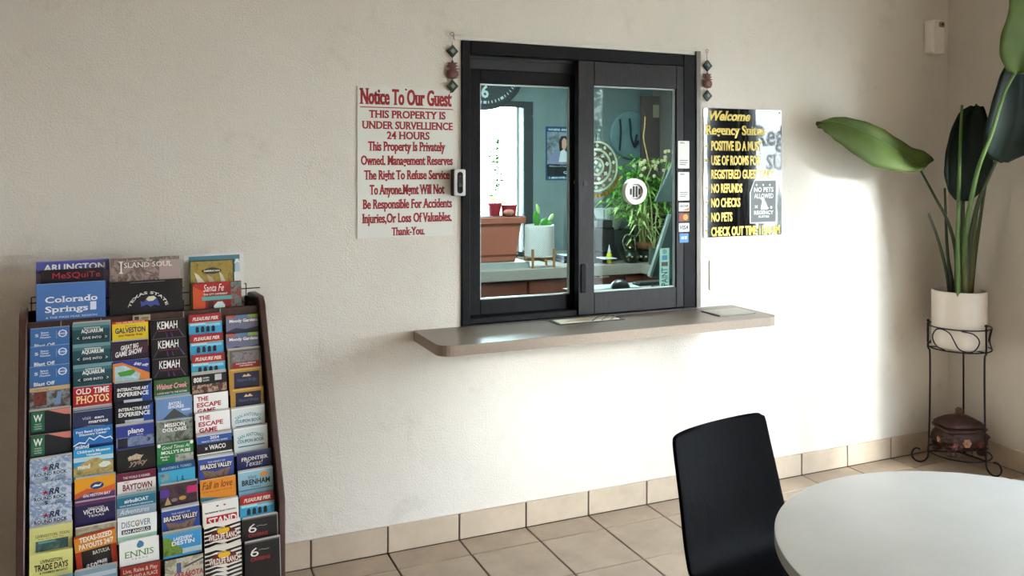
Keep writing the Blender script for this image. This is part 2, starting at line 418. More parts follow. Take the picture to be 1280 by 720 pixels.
# ---------------- the service window
def win():
    t = thing('service_window', 'dark bronze two-panel sliding service window set in the white wall', 'window', (1.95, 0, OZ0))
    D = .1
    b = B()
    b.box((OX0, -.012, OZ0+.045), (OX0+.042, D, OZ1)); b.box((OX1-.075, -.012, OZ0+.045), (OX1, D, OZ1))
    b.box((OX0+.042, -.012, OZ1-.06), (OX1-.075, D, OZ1)); b.box((OX0+.042, .0, OZ0+.045), (OX1-.075, D, OZ0+.075))
    b.done('outer_frame', black_al, t, bevel=.004)
    B().box((OX0+.042, .03, OZ1-.075), (1.93, .04, OZ1-.06)).box((OX0+.042, .055, OZ1-.12), (1.93, D, OZ1-.06)).done('head_track', mat('#141317', .5), t, bevel=.002)
    # left (rear) panel
    def panel(nm, gx0, gx1, gz0, gz1, x0, x1, z0, z1, y0, y1, sm):
        b = B()
        b.box((x0, y0, z0), (gx0, y1, z1)); b.box((gx1, y0, z0), (x1, y1, z1)); b.box((gx0, y0, gz1), (gx1, y1, z1)); b.box((gx0, y0, z0), (gx1, y1, gz0))
        p = b.done(nm, sm, t, bevel=.003)
        b = B(); q = .006; ym = (y0+y1)/2
        for a, c in (((gx0, ym-.008, gz0), (gx0+q, ym+.008, gz1)), ((gx1-q, ym-.008, gz0), (gx1, ym+.008, gz1)), ((gx0+q, ym-.008, gz1-q), (gx1-q, ym+.008, gz1)), ((gx0+q, ym-.008, gz0), (gx1-q, ym+.008, gz0+q))): b.box(a, c)
        b.done('glazing_bead', mat('#b9c4c2', .35), p)
        B().box((gx0+q, ym-.002, gz0+q), (gx1-q, ym+.002, gz1-q)).done('pane', pane_m, p)
        return p
    pane_m = glass('service_glass', (.84, .92, .90), .22)
    yl = at(599, 104, .06)
    gl0 = at(599, 200, .07).x; gl1 = at(711, 200, .07).x; glz1 = at(650, 106.5, .07).z; glz0 = at(650, 371, .07).z
    panel('rear_sash', gl0, gl1, glz0, glz1, OX0+.042, 1.945, OZ0+.075, OZ1-.12, .054, .088, black_al)
    gr0 = at(739.5, 200, .015).x; gr1 = at(841.8, 200, .015).x; grz1 = at(790, 109.5, .015).z; grz0 = at(790, 361.5, .015).z
    x0 = at(723, 200, -.012).x
    panel('front_sash', gr0, gr1, grz0, grz1, x0, OX1-.075, OZ0+.05, OZ1-.062, -.012, .03, mat('#242124', .40, var=.3, vs=12, stretch=(6, 1, 1), spec=.25, name='bronze_sash'))
    B().box((x0+.012, -.020, OZ0+.16), (x0+.04, -.0125, OZ0+.30)).done('finger_pull', black_al, t, bevel=.004)
    for z in (1.62, 1.22): B().prism(circ(x0+.038, z, .013, 16), -.0175, -.0125).done('screw_cap', mat('#111013', .4), t)
    return t, gr0, gr1, grz0, grz1
WIN, GX0, GX1, GZ0, GZ1 = win()
tr = struct(B().box((OX1, -.02, OZ0+.045), (OX1+.026, .0, OZ1+.02)).done('trim_1', mat('#6f6a66', .45, metal=.4), bevel=.002))
struct(B().box((OX0-.035, -.006, OZ1+.002), (OX1, 0, OZ1+.02)).done('trim_2', mat('#d9d6ce', .5), bevel=.002))
# round speaker disc on the front pane
c = at(793, 239.5, -.002)
t = thing('speak_through_grille', 'round white speak-through grille on the right sash glass', 'grille', (c.x, -.002, c.z-.05))
def ringp(r0, r1, y0, y1, nm, m, n=48):
    pr = [(r0, y0), (r1, y0), (r1, (y0+y1)/2), (r1-.003, y1), (r0, y1)]
    bb_ = B(); vs = []; fs = []
    for r, y in pr:
        for k in range(n): vs.append((c.x+r*math.cos(2*math.pi*k/n), y, c.z+r*math.sin(2*math.pi*k/n)))
    for i in range(5):
        for k in range(n): fs.append((i*n+k, i*n+(k+1) % n, ((i+1) % 5)*n+(k+1) % n, ((i+1) % 5)*n+k))
    bb_.add(vs, fs); return bb_.done(nm, m, t, smooth=True)
wh = mat('#f2f1ee', .3)
ringp(.040, .066, .012, -.020, 'rim', wh)
B().prism(circ(c.x, c.z, .0445, 48), -.008, .010).done('disc', mat('#e6e5e2', .35), t)
for k, hh in ((-1.5, .016), (-.5, .028), (.5, .028), (1.5, .016)): B().prism(rr(c.x+k*.0165-.0055, c.z-hh, c.x+k*.0165+.0055, c.z+hh, .005, 3), -.0095, -.0075).done('slot', mat('#2f3430', .6), t)
ringp(.0365, .0385, -.0075, -.0095, 'groove', mat('#55585a', .5))
# stickers on the right stile (codes left blank)
y = -.0125
def sticker(px0, py0, px1, py1, col, lab, name='window_sticker', cat='sticker', extra=None):
    a = at(px0, py0, y); d = at(px1, py1, y)
    t = thing(name, lab, cat, ((a.x+d.x)/2, y, d.z))
    B().prism(rr(a.x, d.z, d.x, a.z, .004, 3), y, y-.0008).done('backing', mat(col, .35), t)
    if extra: extra(t, a.x, d.z, d.x-a.x, a.z-d.z, y-.001)
    return t
def qr(t, x, z, wd, h, y):
    b = B(); put_text(b, 'venmo', x+wd*.36, z+h*.905, h*.05, wd*.4, 'B', y); 
    for k, l in enumerate((.72, .7, .55)): b.add([(x+wd*.14, y, z+h*(.28-.075*k)), (x+wd*(.14+l), y, z+h*(.28-.075*k)), (x+wd*(.14+l), y, z+h*(.30-.075*k)), (x+wd*.14, y, z+h*(.30-.075*k))], [(0,1,2,3)])
    b.done('lettering', mat('#222222', .5), t)
sticker(847.5, 176, 861.5, 210.5, '#e9e7e4', 'upper tall white payment sticker on the window stile', extra=qr)
sticker(847.5, 215, 861.5, 250.5, '#e9e7e4', 'lower tall white payment sticker, just above the card decals', extra=qr)
def disc_(t, x, z, wd, h, y):
    b = flat(B(), [(x+wd*.3, z+h*.08), (x+wd*.97, z+h*.08), (x+wd*.97, z+h*.45)], y); b.done('orange_corner', mat('#e07a2c', .4), t)
    put_text(B(), 'DISCOVER', x+wd*.5, z+h*.5, h*.22, wd*.85, 'B', y-.0002).done('lettering', mat('#3a2c28', .5), t)
def mc_(t, x, z, wd, h, y):
    flat(B(), circ(x+wd*.36, z+h*.5, h*.36, 20), y).done('red_disc', mat('#c8312a', .4), t)
    flat(B(), circ(x+wd*.64, z+h*.5, h*.36, 20), y-.0002).done('yellow_disc', mat('#e9a02f', .4), t)
def visa_(t, x, z, wd, h, y): put_text(B(), 'VISA', x+wd*.5, z+h*.3, h*.42, wd*.8, 'I', y).done('lettering', mat('#2c3556', .5), t)
def amex_(t, x, z, wd, h, y):
    put_text(B(), 'AM EX', x+wd*.5, z+h*.38, h*.3, wd*.7, 'B', y).done('lettering', mat('#e8f2fa', .5), t)
sticker(848.5, 253.5, 861.5, 264, '#ece8e4', 'small white card decal with orange corner', extra=disc_)
sticker(848.5, 266.5, 861.5, 276.5, '#7d4630', 'small card decal with overlapping red and yellow discs', extra=mc_)
sticker(848.5, 279, 861.5, 289.5, '#eceae8', 'small white card decal with slanted dark letters', extra=visa_)
sticker(849.5, 292, 860.5, 303, '#3b87c8', 'small square blue card decal, lowest on the stile', extra=amex_)
# the counter shelf
cm = mat('#7d6e63', .34, var=.16, vs=90, name='speckled_laminate', coat=.1, spec=.4)
ce = mat('#988779', .5, var=.22, vs=260, name='speckled_edge')
X0, X1, CY, CZ = 1.085, 2.84, -.372, .970
def cpoly(i=0):
    r = .06
    p = [(X0+i, -.001), (X0+i, CY+i+r)]
    for k in range(1, 7): a = R(180+90*k/6); p.append((X0+i+r+r*math.cos(a), CY+i+r+r*math.sin(a)))
    for k in range(0, 7): a = R(270+90*k/6); p.append((X1-i-r+r*math.cos(a), CY+i+r+r*math.sin(a)))
    return p+[(X1-i, -.001)]
t = thing('counter_shelf', 'brown speckled laminate counter shelf projecting below the service window', 'counter', (1.95, 0, CZ-.045))
B().prism(cpoly(.0015), CZ-.045, CZ-.001, 2).done('edge_band', ce, t)
B().prism(cpoly(0), CZ-.0012, CZ, 2).done('worktop', cm, t)
B().box((OX0, -.012, OZ0+.0), (OX1, .14, OZ0+.044)).done('inner_sill', mat('#1c1a1d', .5), t)
# things on the counter
def lay(px, z): return [atz(a, b_, z) for a, b_ in px]
q = lay([(684, 401), (690, 404), (776, 396.5), (768, 392.5)], CZ)
t = thing('paper_pad', 'long cream paper pad lying on the counter under the window', 'paper', (q[0].x, q[0].y, CZ))
ang = .0
x0, x1, y0, y1 = q[0].x+.0, q[2].x-.02, -.155, -.045
B().box((x0, y0, CZ), (x1, y1, CZ+.004)).done('black_backing', mat('#131215', .4), t, bevel=.001)
B().box((x0+.012, y0+.014, CZ+.004), (x1-.02, y1-.014, CZ+.0065)).done('cream_sheet', mat('#d2c6ae', .6, var=.05), t)
b = B()
for k in range(3): b.tube(bez([(x1-.17+.05*k, y0+.012, CZ+.007), (x1-.11+.05*k, (y0+y1)/2, CZ+.016), (x1-.03+.03*k, y1-.01, CZ+.008)], 5), .0018, 6)
b.done('loose_cord', mat('#1a1817', .5), t)
t = thing('grey_plaque', 'flat grey rectangular plaque on the right end of the counter', 'plaque', (2.66, -.2, CZ), rz=R(-1))
B().box((2.56, -.265, CZ), (2.78, -.115, CZ+.006)).done('plate', mat('#a9a7a1', .35), t, bevel=.0015)
B().box((2.572, -.253, CZ+.006), (2.768, -.127, CZ+.0066)).done('printed_face', photo(['#8b8a84', '#a2a099', '#76756f'], 40, 3), t)
# doorbell
a = at(563.5, 211, -.05)
x0, x1 = 1.258, 1.315; z0 = at(572, 245, -.03).z; z1 = at(572, 211.5, -.03).z
t = thing('video_doorbell', 'silver and black video doorbell on the left jamb of the window', 'doorbell', (1.29, -.012, z0))
B().prism(rr(x0, z0, x1, z1, .006, 3), -.045, -.012).done('mount', mat('#1d1e22', .45), t, bevel=.002)
B().prism(rr(x0+.002, z0+.001, x1-.001, z1-.001, .007, 4), -.056, -.045).done('silver_case', mat('#c9c9cb', .28, metal=.5), t, bevel=.002)
B().prism(rr(x0+.016, z0+.012, x1-.014, z1-.012, .013, 5), -.0575, -.056).done('black_face', mat('#0b0b0d', .15), t)
xc = (x0+.016+x1-.014)/2
B().prism(circ(xc, z0+.05, .010, 20), -.0605, -.0575).done('ring_button', mat('#42464c', .25, metal=.6), t)
B().prism(circ(xc, z1-.03, .007, 16), -.059, -.0575).done('lens', mat('#20242a', .1), t)
# ornaments
def chain(px, ys, lab):
    top = at(px, ys[0]); X = top.x
    t = thing('hanging_ornament', lab, 'ornament', (X, -.012, at(px, ys[-1]).z), group=None)
    b = B(); b.tube([(X+.008*math.cos(a), -.008, top.z+.008*math.sin(a)) for a in [R(k*30) for k in range(12)]], .0016, 6, True)
    b.tube([(X, -.008, top.z-.008), (X+.001, -.009, at(px, ys[-1]).z+.02)], .0013, 6); b.done('cord', mat('#5a4636', .6), t)
    gm = mat('#22332c', .45, var=.5, vs=90); rm = mat('#57302a', .5, var=.5, vs=120)
    for i, yy in enumerate((ys[1], ys[3])):
        zc = at(px, yy).z; s = .030
        d = B().prism([(X, zc-s), (X+s*.93, zc), (X, zc+s), (X-s*.93, zc)], -.018, -.006).done('green_diamond', gm, t, bevel=.002)
        s = .012; B().prism([(X, zc-s), (X+s, zc), (X, zc+s), (X-s, zc)], -.021, -.018).done('inlay', mat('#7b8276', .5), d)
    zc = at(px, ys[2]).z
    g = B().lathe([(.004, -.04), (.022, -.036), (.030, -.02), (.028, -.005), (.014, .006), (.019, .018), (.016, .03), (.006, .036), (.003, .045)], (X, -.012, zc), 20, 1, 1, .35).done('red_gourd', rm, t, smooth=True)
    b = B()
    for sgn in (-1, 1):
        for k in range(3): b.prism([(X+sgn*.012, zc+.0+.012*k), (X+sgn*(.034-.004*k), zc+.006+.014*k), (X+sgn*.012, zc+.012+.012*k)], -.014, -.009)
    b.prism(circ(X, zc-.017, .014, 12), -.024, -.010)
    b.done('gourd_leaf', mat('#6f4236', .5, var=.3, vs=100), t)
chain(564.5, (43, 64.5, 88, 108), 'hanging charm of diamonds and red gourd left of the window')
chain(882.5, (64, 82.5, 101, 120), 'hanging charm of diamonds and gourd right of the window')
# notice sign
def wtext(b, s, xl, xr, yt, yb, sty, y=-.0052, res=2):
    a = at((xl+xr)/2, yb, y); h = at((xl+xr)/2, yt, y).z-a.z; L_ = at(xl, yb, y).x; R_ = at(xr, yb, y).x
    q = h*(.028 if sty == 'F' else .014)      # heavier upright strokes, as in a condensed sign face
    for k in (-1, 0, 1): put_text(b, s, (L_+R_)/2+q*k, a.z, h, R_-L_-2*q, sty, y-.0002*(k+1), res=res)
t = thing('notice_sign', 'white acrylic notice sign with red lettering, left of the window', 'sign', (1.05, -.003, 1.39))
B().prism(rr(.832, 1.39, 1.272, 2.054, .004, 3), -.005, -.0015).done('panel', mat('#e4e3df', .2, spec=.6, name='acrylic'), t)
b = B()
for s, xl, xr, yt, yb, st in (('Notice To Our Guest', 449.5, 565, 112.5, 131, 'F'), ('THIS PROPERTY IS', 461, 557, 139, 148, 'F'), ('UNDER SURVELLIENCE', 452, 566, 152.5, 161.5, 'F'),
    ('24 HOURS', 483.5, 537, 165, 174, 'F'), ('This Property Is Privately', 460, 557, 177.5, 188.5, 'F'), ('Owned. Management Reserves', 451, 566, 195, 206, 'F'),
    ('The Right To Refuse Service', 455, 562, 213, 224, 'F'), ('To Anyone.Mgmt Will Not', 462, 556, 231, 242.5, 'F'), ('Be Responsible For Accidents', 453, 565, 249, 260, 'F'),
    ('Injuries,Or Loss Of Valuables.', 452.5, 565, 266.5, 277.5, 'F'), ('Thank-You.', 489.5, 531, 284, 293.5, 'F')):
    b = B(); wtext(b, s, xl, xr, yt, yb, st, res=3); b.done('red_lettering', mat('#a01522', .45), t)
b = B(); a = at(450, 131.8, -.0052); d = at(566, 133.6, -.0052); b.box((a.x, -.0054, a.z-.008), (d.x, -.0052, a.z-.004))
b.done('red_underline', mat('#a01522', .45), t)
for p in ((.845, 2.04), (1.05, 2.045), (1.26, 2.04)): B().prism(circ(*p, .004, 12), -.0075, -.005).done('mounting_screw', mat('#3a3a3a', .4), t)
# welcome sign
t = thing('welcome_sign', 'glossy black acrylic welcome sign with gold lettering, right of the window', 'sign', (2.91, -.003, 1.33))
B().prism(rr(2.655, 1.333, 3.170, 2.010, .008, 4), -.006, -.0015).done('panel', mat('#070708', .015, spec=1.0, coat=1.0, name='gloss_black'), t)
gold = mat('#ecd04f', .4)
for s, xl, xr, yt, yb, st in (('Welcome', 886, 938, 139.5, 150.5, 'k'), ('Regency Suites', 881.5, 956, 157, 168.5, 'F'), ('POSITIVE ID A MUST', 889, 952, 177, 188, 'B'), ('USE OF ROOMS FOR', 889, 950.5, 195, 206, 'B'),
    ('REGISTERED GUEST ONLY.', 889, 968.5, 212.5, 223, 'B'), ('NO REFUNDS', 889, 928, 230, 240.5, 'B'), ('NO CHECKS', 889, 925.5, 248, 258.5, 'B'), ('NO PETS', 889, 915.5, 266, 276.5, 'B'), ('CHECK OUT TIME 11:00 AM', 889, 974.5, 283, 293.5, 'B')):
    b = B(); wtext(b, s, xl, xr, yt, yb, st, -.0066, res=3); b.done('gold_lettering', gold, t)
for yy in (182.5, 200.5, 235, 253, 271, 288.5):
    c_ = at(883, yy, -.0066); b = B()
    for k in range(4):
        a = k*math.pi/4; r1 = .015; q = .0022
        b.add([(c_.x-r1*math.cos(a), -.0066, c_.z-r1*math.sin(a)), (c_.x+q*math.sin(a), -.0066, c_.z-q*math.cos(a)), (c_.x+r1*math.cos(a), -.0066, c_.z+r1*math.sin(a)), (c_.x-q*math.sin(a), -.0066, c_.z+q*math.cos(a))], [(0,1,2,3)])
    b.done('gold_star', gold, t)
B().prism(circ(3.155, 1.995, .005, 12), -.008, -.006).done('mounting_screw', mat('#222222', .4), t)
a = at(937, 279.5, -.007); d = at(970.5, 224.5, -.007)
t = thing('no_pets_sign', 'small grey no-pets notice stuck on the black welcome sign', 'sign', ((a.x+d.x)/2, -.007, a.z))
x0, x1, z0, z1 = a.x, d.x, a.z, d.z
B().prism([(x0, z0), (x1, z0), (x1, z1), (x0+.03, z1), (x0, z1-.07)], -.008, -.0068).done('card', mat('#4b4c50', .4), t)
wd = x1-x0; h = z1-z0; xm = (x0+x1)/2
b = B(); y = -.0083
for a_, c_ in (((x0, z0), (x1, z0+.006)), ((x1-.006, z0), (x1, z1)), ((x0+.03, z1-.006), (x1, z1)), ((x0, z0), (x0+.006, z1-.07))): b.add([(a_[0], y, a_[1]), (c_[0], y, a_[1]), (c_[0], y, c_[1]), (a_[0], y, c_[1])], [(0,1,2,3)])
b.add([(x0, y, z1-.07), (x0+.006, y, z1-.07), (x0+.036, y, z1), (x0+.03, y, z1)], [(0,1,2,3)])
put_text(b, 'NO PETS', xm+.004, z0+h*.72, h*.105, wd*.72, 'B', y); put_text(b, 'ALLOWED', xm+.004, z0+h*.575, h*.105, wd*.72, 'B', y)
put_text(b, 'REGENCY', xm+.004, z0+h*.205, h*.08, wd*.72, 'B', y); put_text(b, 'SUITES', xm+.004, z0+h*.13, h*.045, wd*.4, 'B', y)
put_text(b, '\u00d7', x0+wd*.24, z0+h*.33, h*.1, wd*.12, 'B', y)
flat(b, [(xm-.03+p*.11, z0+h*.31+q*.11*.55/.5) for p, q in ((.12, 0), (.5, 0), (.62, .06), (.55, .12), (.45, .3), (.36, .42), (.35, .5), (.28, .58), (.17, .56), (.06, .5), (.16, .44), (.2, .36), (.14, .18))], y)
for k in (-1, 0, 1): flat(b, circ(xm+k*.045, z0+h*.88, .006, 10), y)
flat(b, circ(x0+wd*.8, z0+h*.36, .008, 10), y)
b.done('white_print', mat('#d7d8da', .45), t)
# painted-over plate
a = at(886, 325, 0); d = at(904.5, 361.5, 0)
t = thing('blank_wall_plate', 'painted-over blank electrical plate on the wall right of window', 'plate', ((a.x+d.x)/2, 0, d.z))
B().prism(rr(a.x, d.z, d.x, a.z, .006, 3), -.006, 0).done('cover', stucco, t, bevel=.003)
for zz in (a.z-.03, d.z+.03): B().prism(circ((a.x+d.x)/2, zz, .004, 12), -.008, -.006).done('screw', mat('#cfcac0', .5), t)
# air freshener by the corner
a = at(1165, 24, -.06); d = at(1187.5, 68, -.06)
t = thing('air_freshener', 'white plastic air freshener dispenser high near the corner', 'dispenser', (a.x+.04, 0, d.z))
x0 = a.x; x1 = x0+.098; z0, z1 = d.z, a.z
b = B().prism(rr(x0, z0, x1, z1, .018, 5), -.07, 0); cs = b.done('shell', mat('#f0ebe4', .4), t, bevel=.012, seg=4)
B().prism(rr(x0+.045, z1-.045, x1-.006, z1-.012, .012, 4), -.0715, -.0695).done('nozzle_recess', mat('#8f8981', .6), t)
B().prism(circ(x0+.072, z1-.028, .006, 12), -.078, -.0715).done('nozzle', mat('#2a2622', .5), t)
# ------------------------------------------------------------------ table and chair
tm = mat('#c2c0bd', .32, var=.05, vs=5, name='white_laminate', spec=.5)
TC_ = (1.955, -2.24); TR = .585
t = thing('round_table', 'round white laminate table with grey edge, in the right foreground', 'table', (TC_[0], TC_[1], 0))
B().lathe([(TR-.003, .748), (TR-.001, .7485), (TR-.001, .75), (TR-.003, .7505)], (*TC_, 0), 128).done('tabletop', tm, t, smooth=True)
B().lathe([(TR-.006, .718), (TR, .720), (TR, .7485), (TR-.004, .7485)], (*TC_, 0), 128).done('edge_band', mat('#8f908e', .35), t, smooth=True)
bm_ = mat('#1a1a1b', .4, metal=.6)
B().lathe([(.14, .717), (.14, .705), (.045, .69), (.04, .6), (.04, .1), (.06, .06)], (*TC_, 0), 32).done('pedestal', bm_, t, smooth=True)
for k in range(4):
    a = R(45+90*k); d = Vector((math.cos(a), math.sin(a), 0)); c0 = Vector((*TC_, 0))
    B().tube([c0+Vector((0, 0, .075)), c0+d*.15+Vector((0, 0, .06)), c0+d*.36+Vector((0, 0, .024))], [.03, .028, .02], 10).done('foot', bm_, t, smooth=True)
def chair():
    bc = Vector((1.695, -1.365, 0)); u = Vector((.979, .202, 0)).normalized(); n = Vector((u.y, -u.x, 0))
    t = thing('cafe_chair', 'black bent plywood chair tucked at the round white table', 'chair', bc+n*.28)
    prof = [(0, .872, .172), (.001, .868, .192), (.003, .858, .2), (.015, .80, .203), (.035, .72, .207), (.055, .63, .213), (.072, .55, .219), (.088, .505, .222), (.115, .473, .224), (.155, .456, .225), (.22, .447, .223), (.32, .448, .218), (.42, .455, .210), (.465, .45, .200), (.49, .437, .185)]
    vs = []; fs = []; NC = 11
    for i, (d, z, hw) in enumerate(prof):
        back = z > .5
        for k in range(NC):
            s = -1+2*k/(NC-1); curve = .022*(s*s) if back else 0
            dd = d+curve; zz = z + (0 if back else .010*s*s) - (.004*s*s*(1 if i < 2 else 0))
            p = bc+u*(s*hw*1.09)+n*dd; vs.append((p.x, p.y, zz))
    for i in range(len(prof)-1):
        for k in range(NC-1): a = i*NC+k; fs.append((a, a+1, a+NC+1, a+NC))
    wood = mat('#0b0a0d', .5, var=.45, vs=9, bump=.12, bs=22, ior=1.07, stretch=(9, 9, 1), name='black_lacquered_plywood')
    o = B().add(vs, fs).done('shell', wood, t, subd=2)
    md = o.modifiers.new('solid', 'SOLIDIFY'); md.thickness = .012; md.offset = 0
    md = o.modifiers.new('bevel', 'BEVEL'); md.width = .003; md.segments = 2; md.limit_method = 'ANGLE'
    ch = mat('#2a2a2c', .3, metal=.8)
    for sx in (-1, 1):
        for dd, ft in ((.13, -.02), (.40, .47)):
            p0 = bc+u*(sx*.10)+n*dd; p1 = bc+u*(sx*.185)+n*(dd*.97+.0); p2 = bc+u*(sx*.205)+n*ft
            l = B().tube(bez([(p0.x, p0.y, .436), (p1.x, p1.y, .428), ((p1.x+p2.x)/2, (p1.y+p2.y)/2, .25), (p2.x, p2.y, .008)], 5), .0105, 10).done('leg', ch, t, smooth=True)
            B().lathe([(.014, 0), (.014, .02)], (p2.x, p2.y, 0), 12).done('foot_cap', mat('#111111', .6), l)
    b = B()
    for dd in (.13, .40): p = bc+n*dd; b.tube([p-u*.11+Vector((0, 0, .436)), p+u*.11+Vector((0, 0, .436))], .010, 8)
    b.done('seat_bracket', ch, t)
chair()

# ------------------------------------------------------------------ plant stand, pot, plant, casket
SC = atf(1199, 400, 4.77); SC.z = 0
VA = YAW+math.atan(559/F)        # the stand is turned by its own angle in the corner
FD = Vector((math.sin(VA), math.cos(VA), 0)); RD = Vector((math.cos(VA), -math.sin(VA), 0))
iron = mat('#17161a', .5, metal=.5)
def pol(a, r, z): return SC+RD*(r*math.cos(R(a)))+FD*(r*math.sin(R(a)))+Vector((0, 0, z))
t = thing('plant_stand', 'black wrought-iron plant stand with scrolled feet in the corner', 'plant stand', SC)
RS = .163; ZT, ZB, ZL = .795, .672, .072
LEG = (200, 322, 82)
for nm, z, r in (('top_ring', ZT, RS), ('tray_ring', ZB, RS), ('shelf_ring', ZL, RS)):
    B().tube([pol(a, r, z) for a in range(0, 360, 8)], .0038, 8, True).done(nm, iron, t, smooth=True)
for nm, z in (('tray_bar', ZB), ('shelf_bar', ZL)):
    for a in LEG: B().tube([pol(a, RS, z), pol(a, .0, z)], .0038, 8).done(nm, iron, t, smooth=True)
for a in LEG:
    pts = [pol(a, RS+.004, ZT+.022), pol(a, RS+.004, ZB), pol(a, RS-.006, ZB-.05), pol(a, RS-.004, .3), pol(a, RS+.004, .06)]
    sc_ = [pol(a, RS+.004+.045*(1-math.cos(R(q)))+.0, .055-.046*math.sin(R(q))) for q in range(0, 200, 20)]
    sc_ += [pol(a, RS+.004+.090-.012, .078), pol(a, RS+.004+.062, .086), pol(a, RS+.004+.045, .080)]
    l = B().tube(bez(pts, 4)[:-1]+bez(sc_, 2), .005, 8).done('leg', iron, t, smooth=True)
    B().ball(pol(a, RS+.004, ZT+.026), .009, 12).done('finial', iron, l, smooth=True)
    for z in (ZT, ZB, ZL): B().ball(pol(a, RS+.004, z), .008, 10).done('weld', iron, l, smooth=True)
def scroll(a0, a1):
    am = (a0+a1)/2; hz = (ZT-ZB)/2; zm = (ZT+ZB)/2; hh = hz-.004
    P = []
    da = (a1-a0)*.19
    for k in range(0, 41):
        q = 90-k*270/40-0      # left loop: starts at top going left, round the bottom
    pts = []
    for k in range(0, 15): q = R(290-k*14); pts.append((am-da*1.02+da*math.cos(q)*.95, zm+hh*math.sin(q)))
    pts = [(am-da*.75, zm-hh), (am-da*1.5, zm-hh*.75), (am-da*2.0, zm), (am-da*1.6, zm+hh*.8), (am-da*1.0, zm+hh), (am-da*.35, zm+hh*.7), (am, zm), (am+da*.35, zm-hh*.7), (am+da*1.0, zm-hh), (am+da*1.6, zm-hh*.8), (am+da*2.0, zm), (am+da*1.5, zm+hh*.75), (am+da*.55, zm+hh)]
    B().tube(bez([pol(a, RS, z) for a, z in pts], 5), .0036, 8).done('scroll', iron, t, smooth=True)
scroll(200, 322); scroll(322, 442); scroll(82, 200)
pc = Vector((SC.x, SC.y, 0))
PZ = ZB+.005
t = thing('white_pot', 'white cylindrical ceramic pot on the black iron plant stand', 'pot', (pc.x, pc.y, PZ))
pr = .143
B().lathe([(pr-.012, PZ), (pr-.002, PZ+.006), (pr, PZ+.02), (pr, PZ+.315), (pr-.003, PZ+.322), (pr-.009, PZ+.322), (pr-.012, PZ+.315), (pr-.012, PZ+.27)], (pc.x, pc.y, 0), 64, cap=False).done('pot_wall', mat('#ddd5cc', .28, coat=.3, name='glazed_ceramic'), t, smooth=True)
B().lathe([(pr-.0125, PZ+.0005), (pr-.0125, PZ+.01)], (pc.x, pc.y, 0), 48).done('pot_base', mat('#d6cdc4', .4), t)
B().lathe([(pr-.0125, PZ+.26), (pr-.0125, PZ+.272), (.05, PZ+.283)], (pc.x, pc.y, 0), 40).done('soil', mat('#2b211a', .95, var=.4, vs=60, bump=.8, bs=90), t)

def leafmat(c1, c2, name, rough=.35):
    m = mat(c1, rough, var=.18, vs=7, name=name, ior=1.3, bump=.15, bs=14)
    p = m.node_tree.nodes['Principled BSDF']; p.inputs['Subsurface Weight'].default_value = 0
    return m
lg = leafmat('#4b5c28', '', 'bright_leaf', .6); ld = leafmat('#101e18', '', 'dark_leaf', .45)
stg = mat('#33442a', .5, var=.2, vs=12); stb = mat('#4e6a33', .5, var=.2, vs=12)
PL = thing('bird_of_paradise_plant', 'tall large-leaved green plant in the white cylindrical pot', 'plant', (pc.x, pc.y, PZ+.275))
def leaf(secs, m, nm='leaf', cup=.02, rib=None, label=None):
    # sections: (edge px,py,fwd), (midrib px,py,fwd), (edge px,py,fwd); seven points across
    vs = []; fs = []; N = 7; rows = []
    for e1, m_, e2 in secs:
        a, b, c = atf(*e1), atf(*m_), atf(*e2)
        row = []
        for k in range(3): s = k/3; row.append(a.lerp(b, s))
        row.append(b)
        for k in range(1, 4): s = k/3; row.append(b.lerp(c, s))
        rows.append(row)
    # smooth along the length
    cols = [bez([r[k] for r in rows], 3) for k in range(N)]
    L = len(cols[0])
    for i in range(L):
        nrm = (cols[6][i]-cols[0][i]).cross((cols[3][min(i+1, L-1)]-cols[3][max(i-1, 0)]))
        if nrm.length > 0: nrm.normalize()
        if nrm.dot(FD) > 0: nrm = -nrm
        for k in range(N):
            off = [0, .7, .5, -.25, .5, .7, 0][k]*cup + .004*math.sin(i*1.9+k*2.1)*(k != 3)
            vs.append(cols[k][i]+nrm*off)
    for i in range(L-1):
        for k in range(N-1): a = i*N+k; fs.append((a, a+1, a+N+1, a+N))
    o = B().add(vs, fs).done(nm, m, PL, subd=1, label=label)
    md = o.modifiers.new('solid', 'SOLIDIFY'); md.thickness = .002
    mid = [vs[i*N+3]-Vector((0, 0, 0)) for i in range(L)]
    B().tube([p-FD*.006 for p in mid], [.0048-.0035*i/L for i in range(L)], 6).done('midrib', rib or stb, o, smooth=True)
    return o
f = 4.7
A = [(1168,200,4.70, 1160,206,4.70, 1152,214,4.66), (1158,190,4.74, 1146,204,4.69, 1135,215,4.62), (1140,184,4.74, 1128,192,4.67, 1112,212,4.58), (1118,170,4.70, 1108,179,4.64, 1092,208,4.54),
     (1098,158,4.66, 1085,166,4.60, 1068,193,4.50), (1075,150,4.62, 1062,156,4.56, 1048,178,4.48), (1052,146,4.57, 1042,151,4.52, 1034,167,4.46), (1036,149,4.53, 1030,153,4.50, 1027,161,4.47), (1024,154,4.5, 1022,156,4.49, 1021,160,4.48)]
sec = lambda S: [(r[0:3], r[3:6], r[6:9]) for r in S]
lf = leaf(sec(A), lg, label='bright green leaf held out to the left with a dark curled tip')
B().lathe([(.001, -.045), (.014, -.02), (.018, .004), (.010, .022)], (0, 0, 0), 10, 1, 1, .4).xf(Matrix.Translation(atf(1025, 155.5, 4.485)) @ Matrix.Rotation(R(75), 4, Vector((-SN, -CS, 0)))).done('dry_tip', mat('#1d1a12', .7), lf)
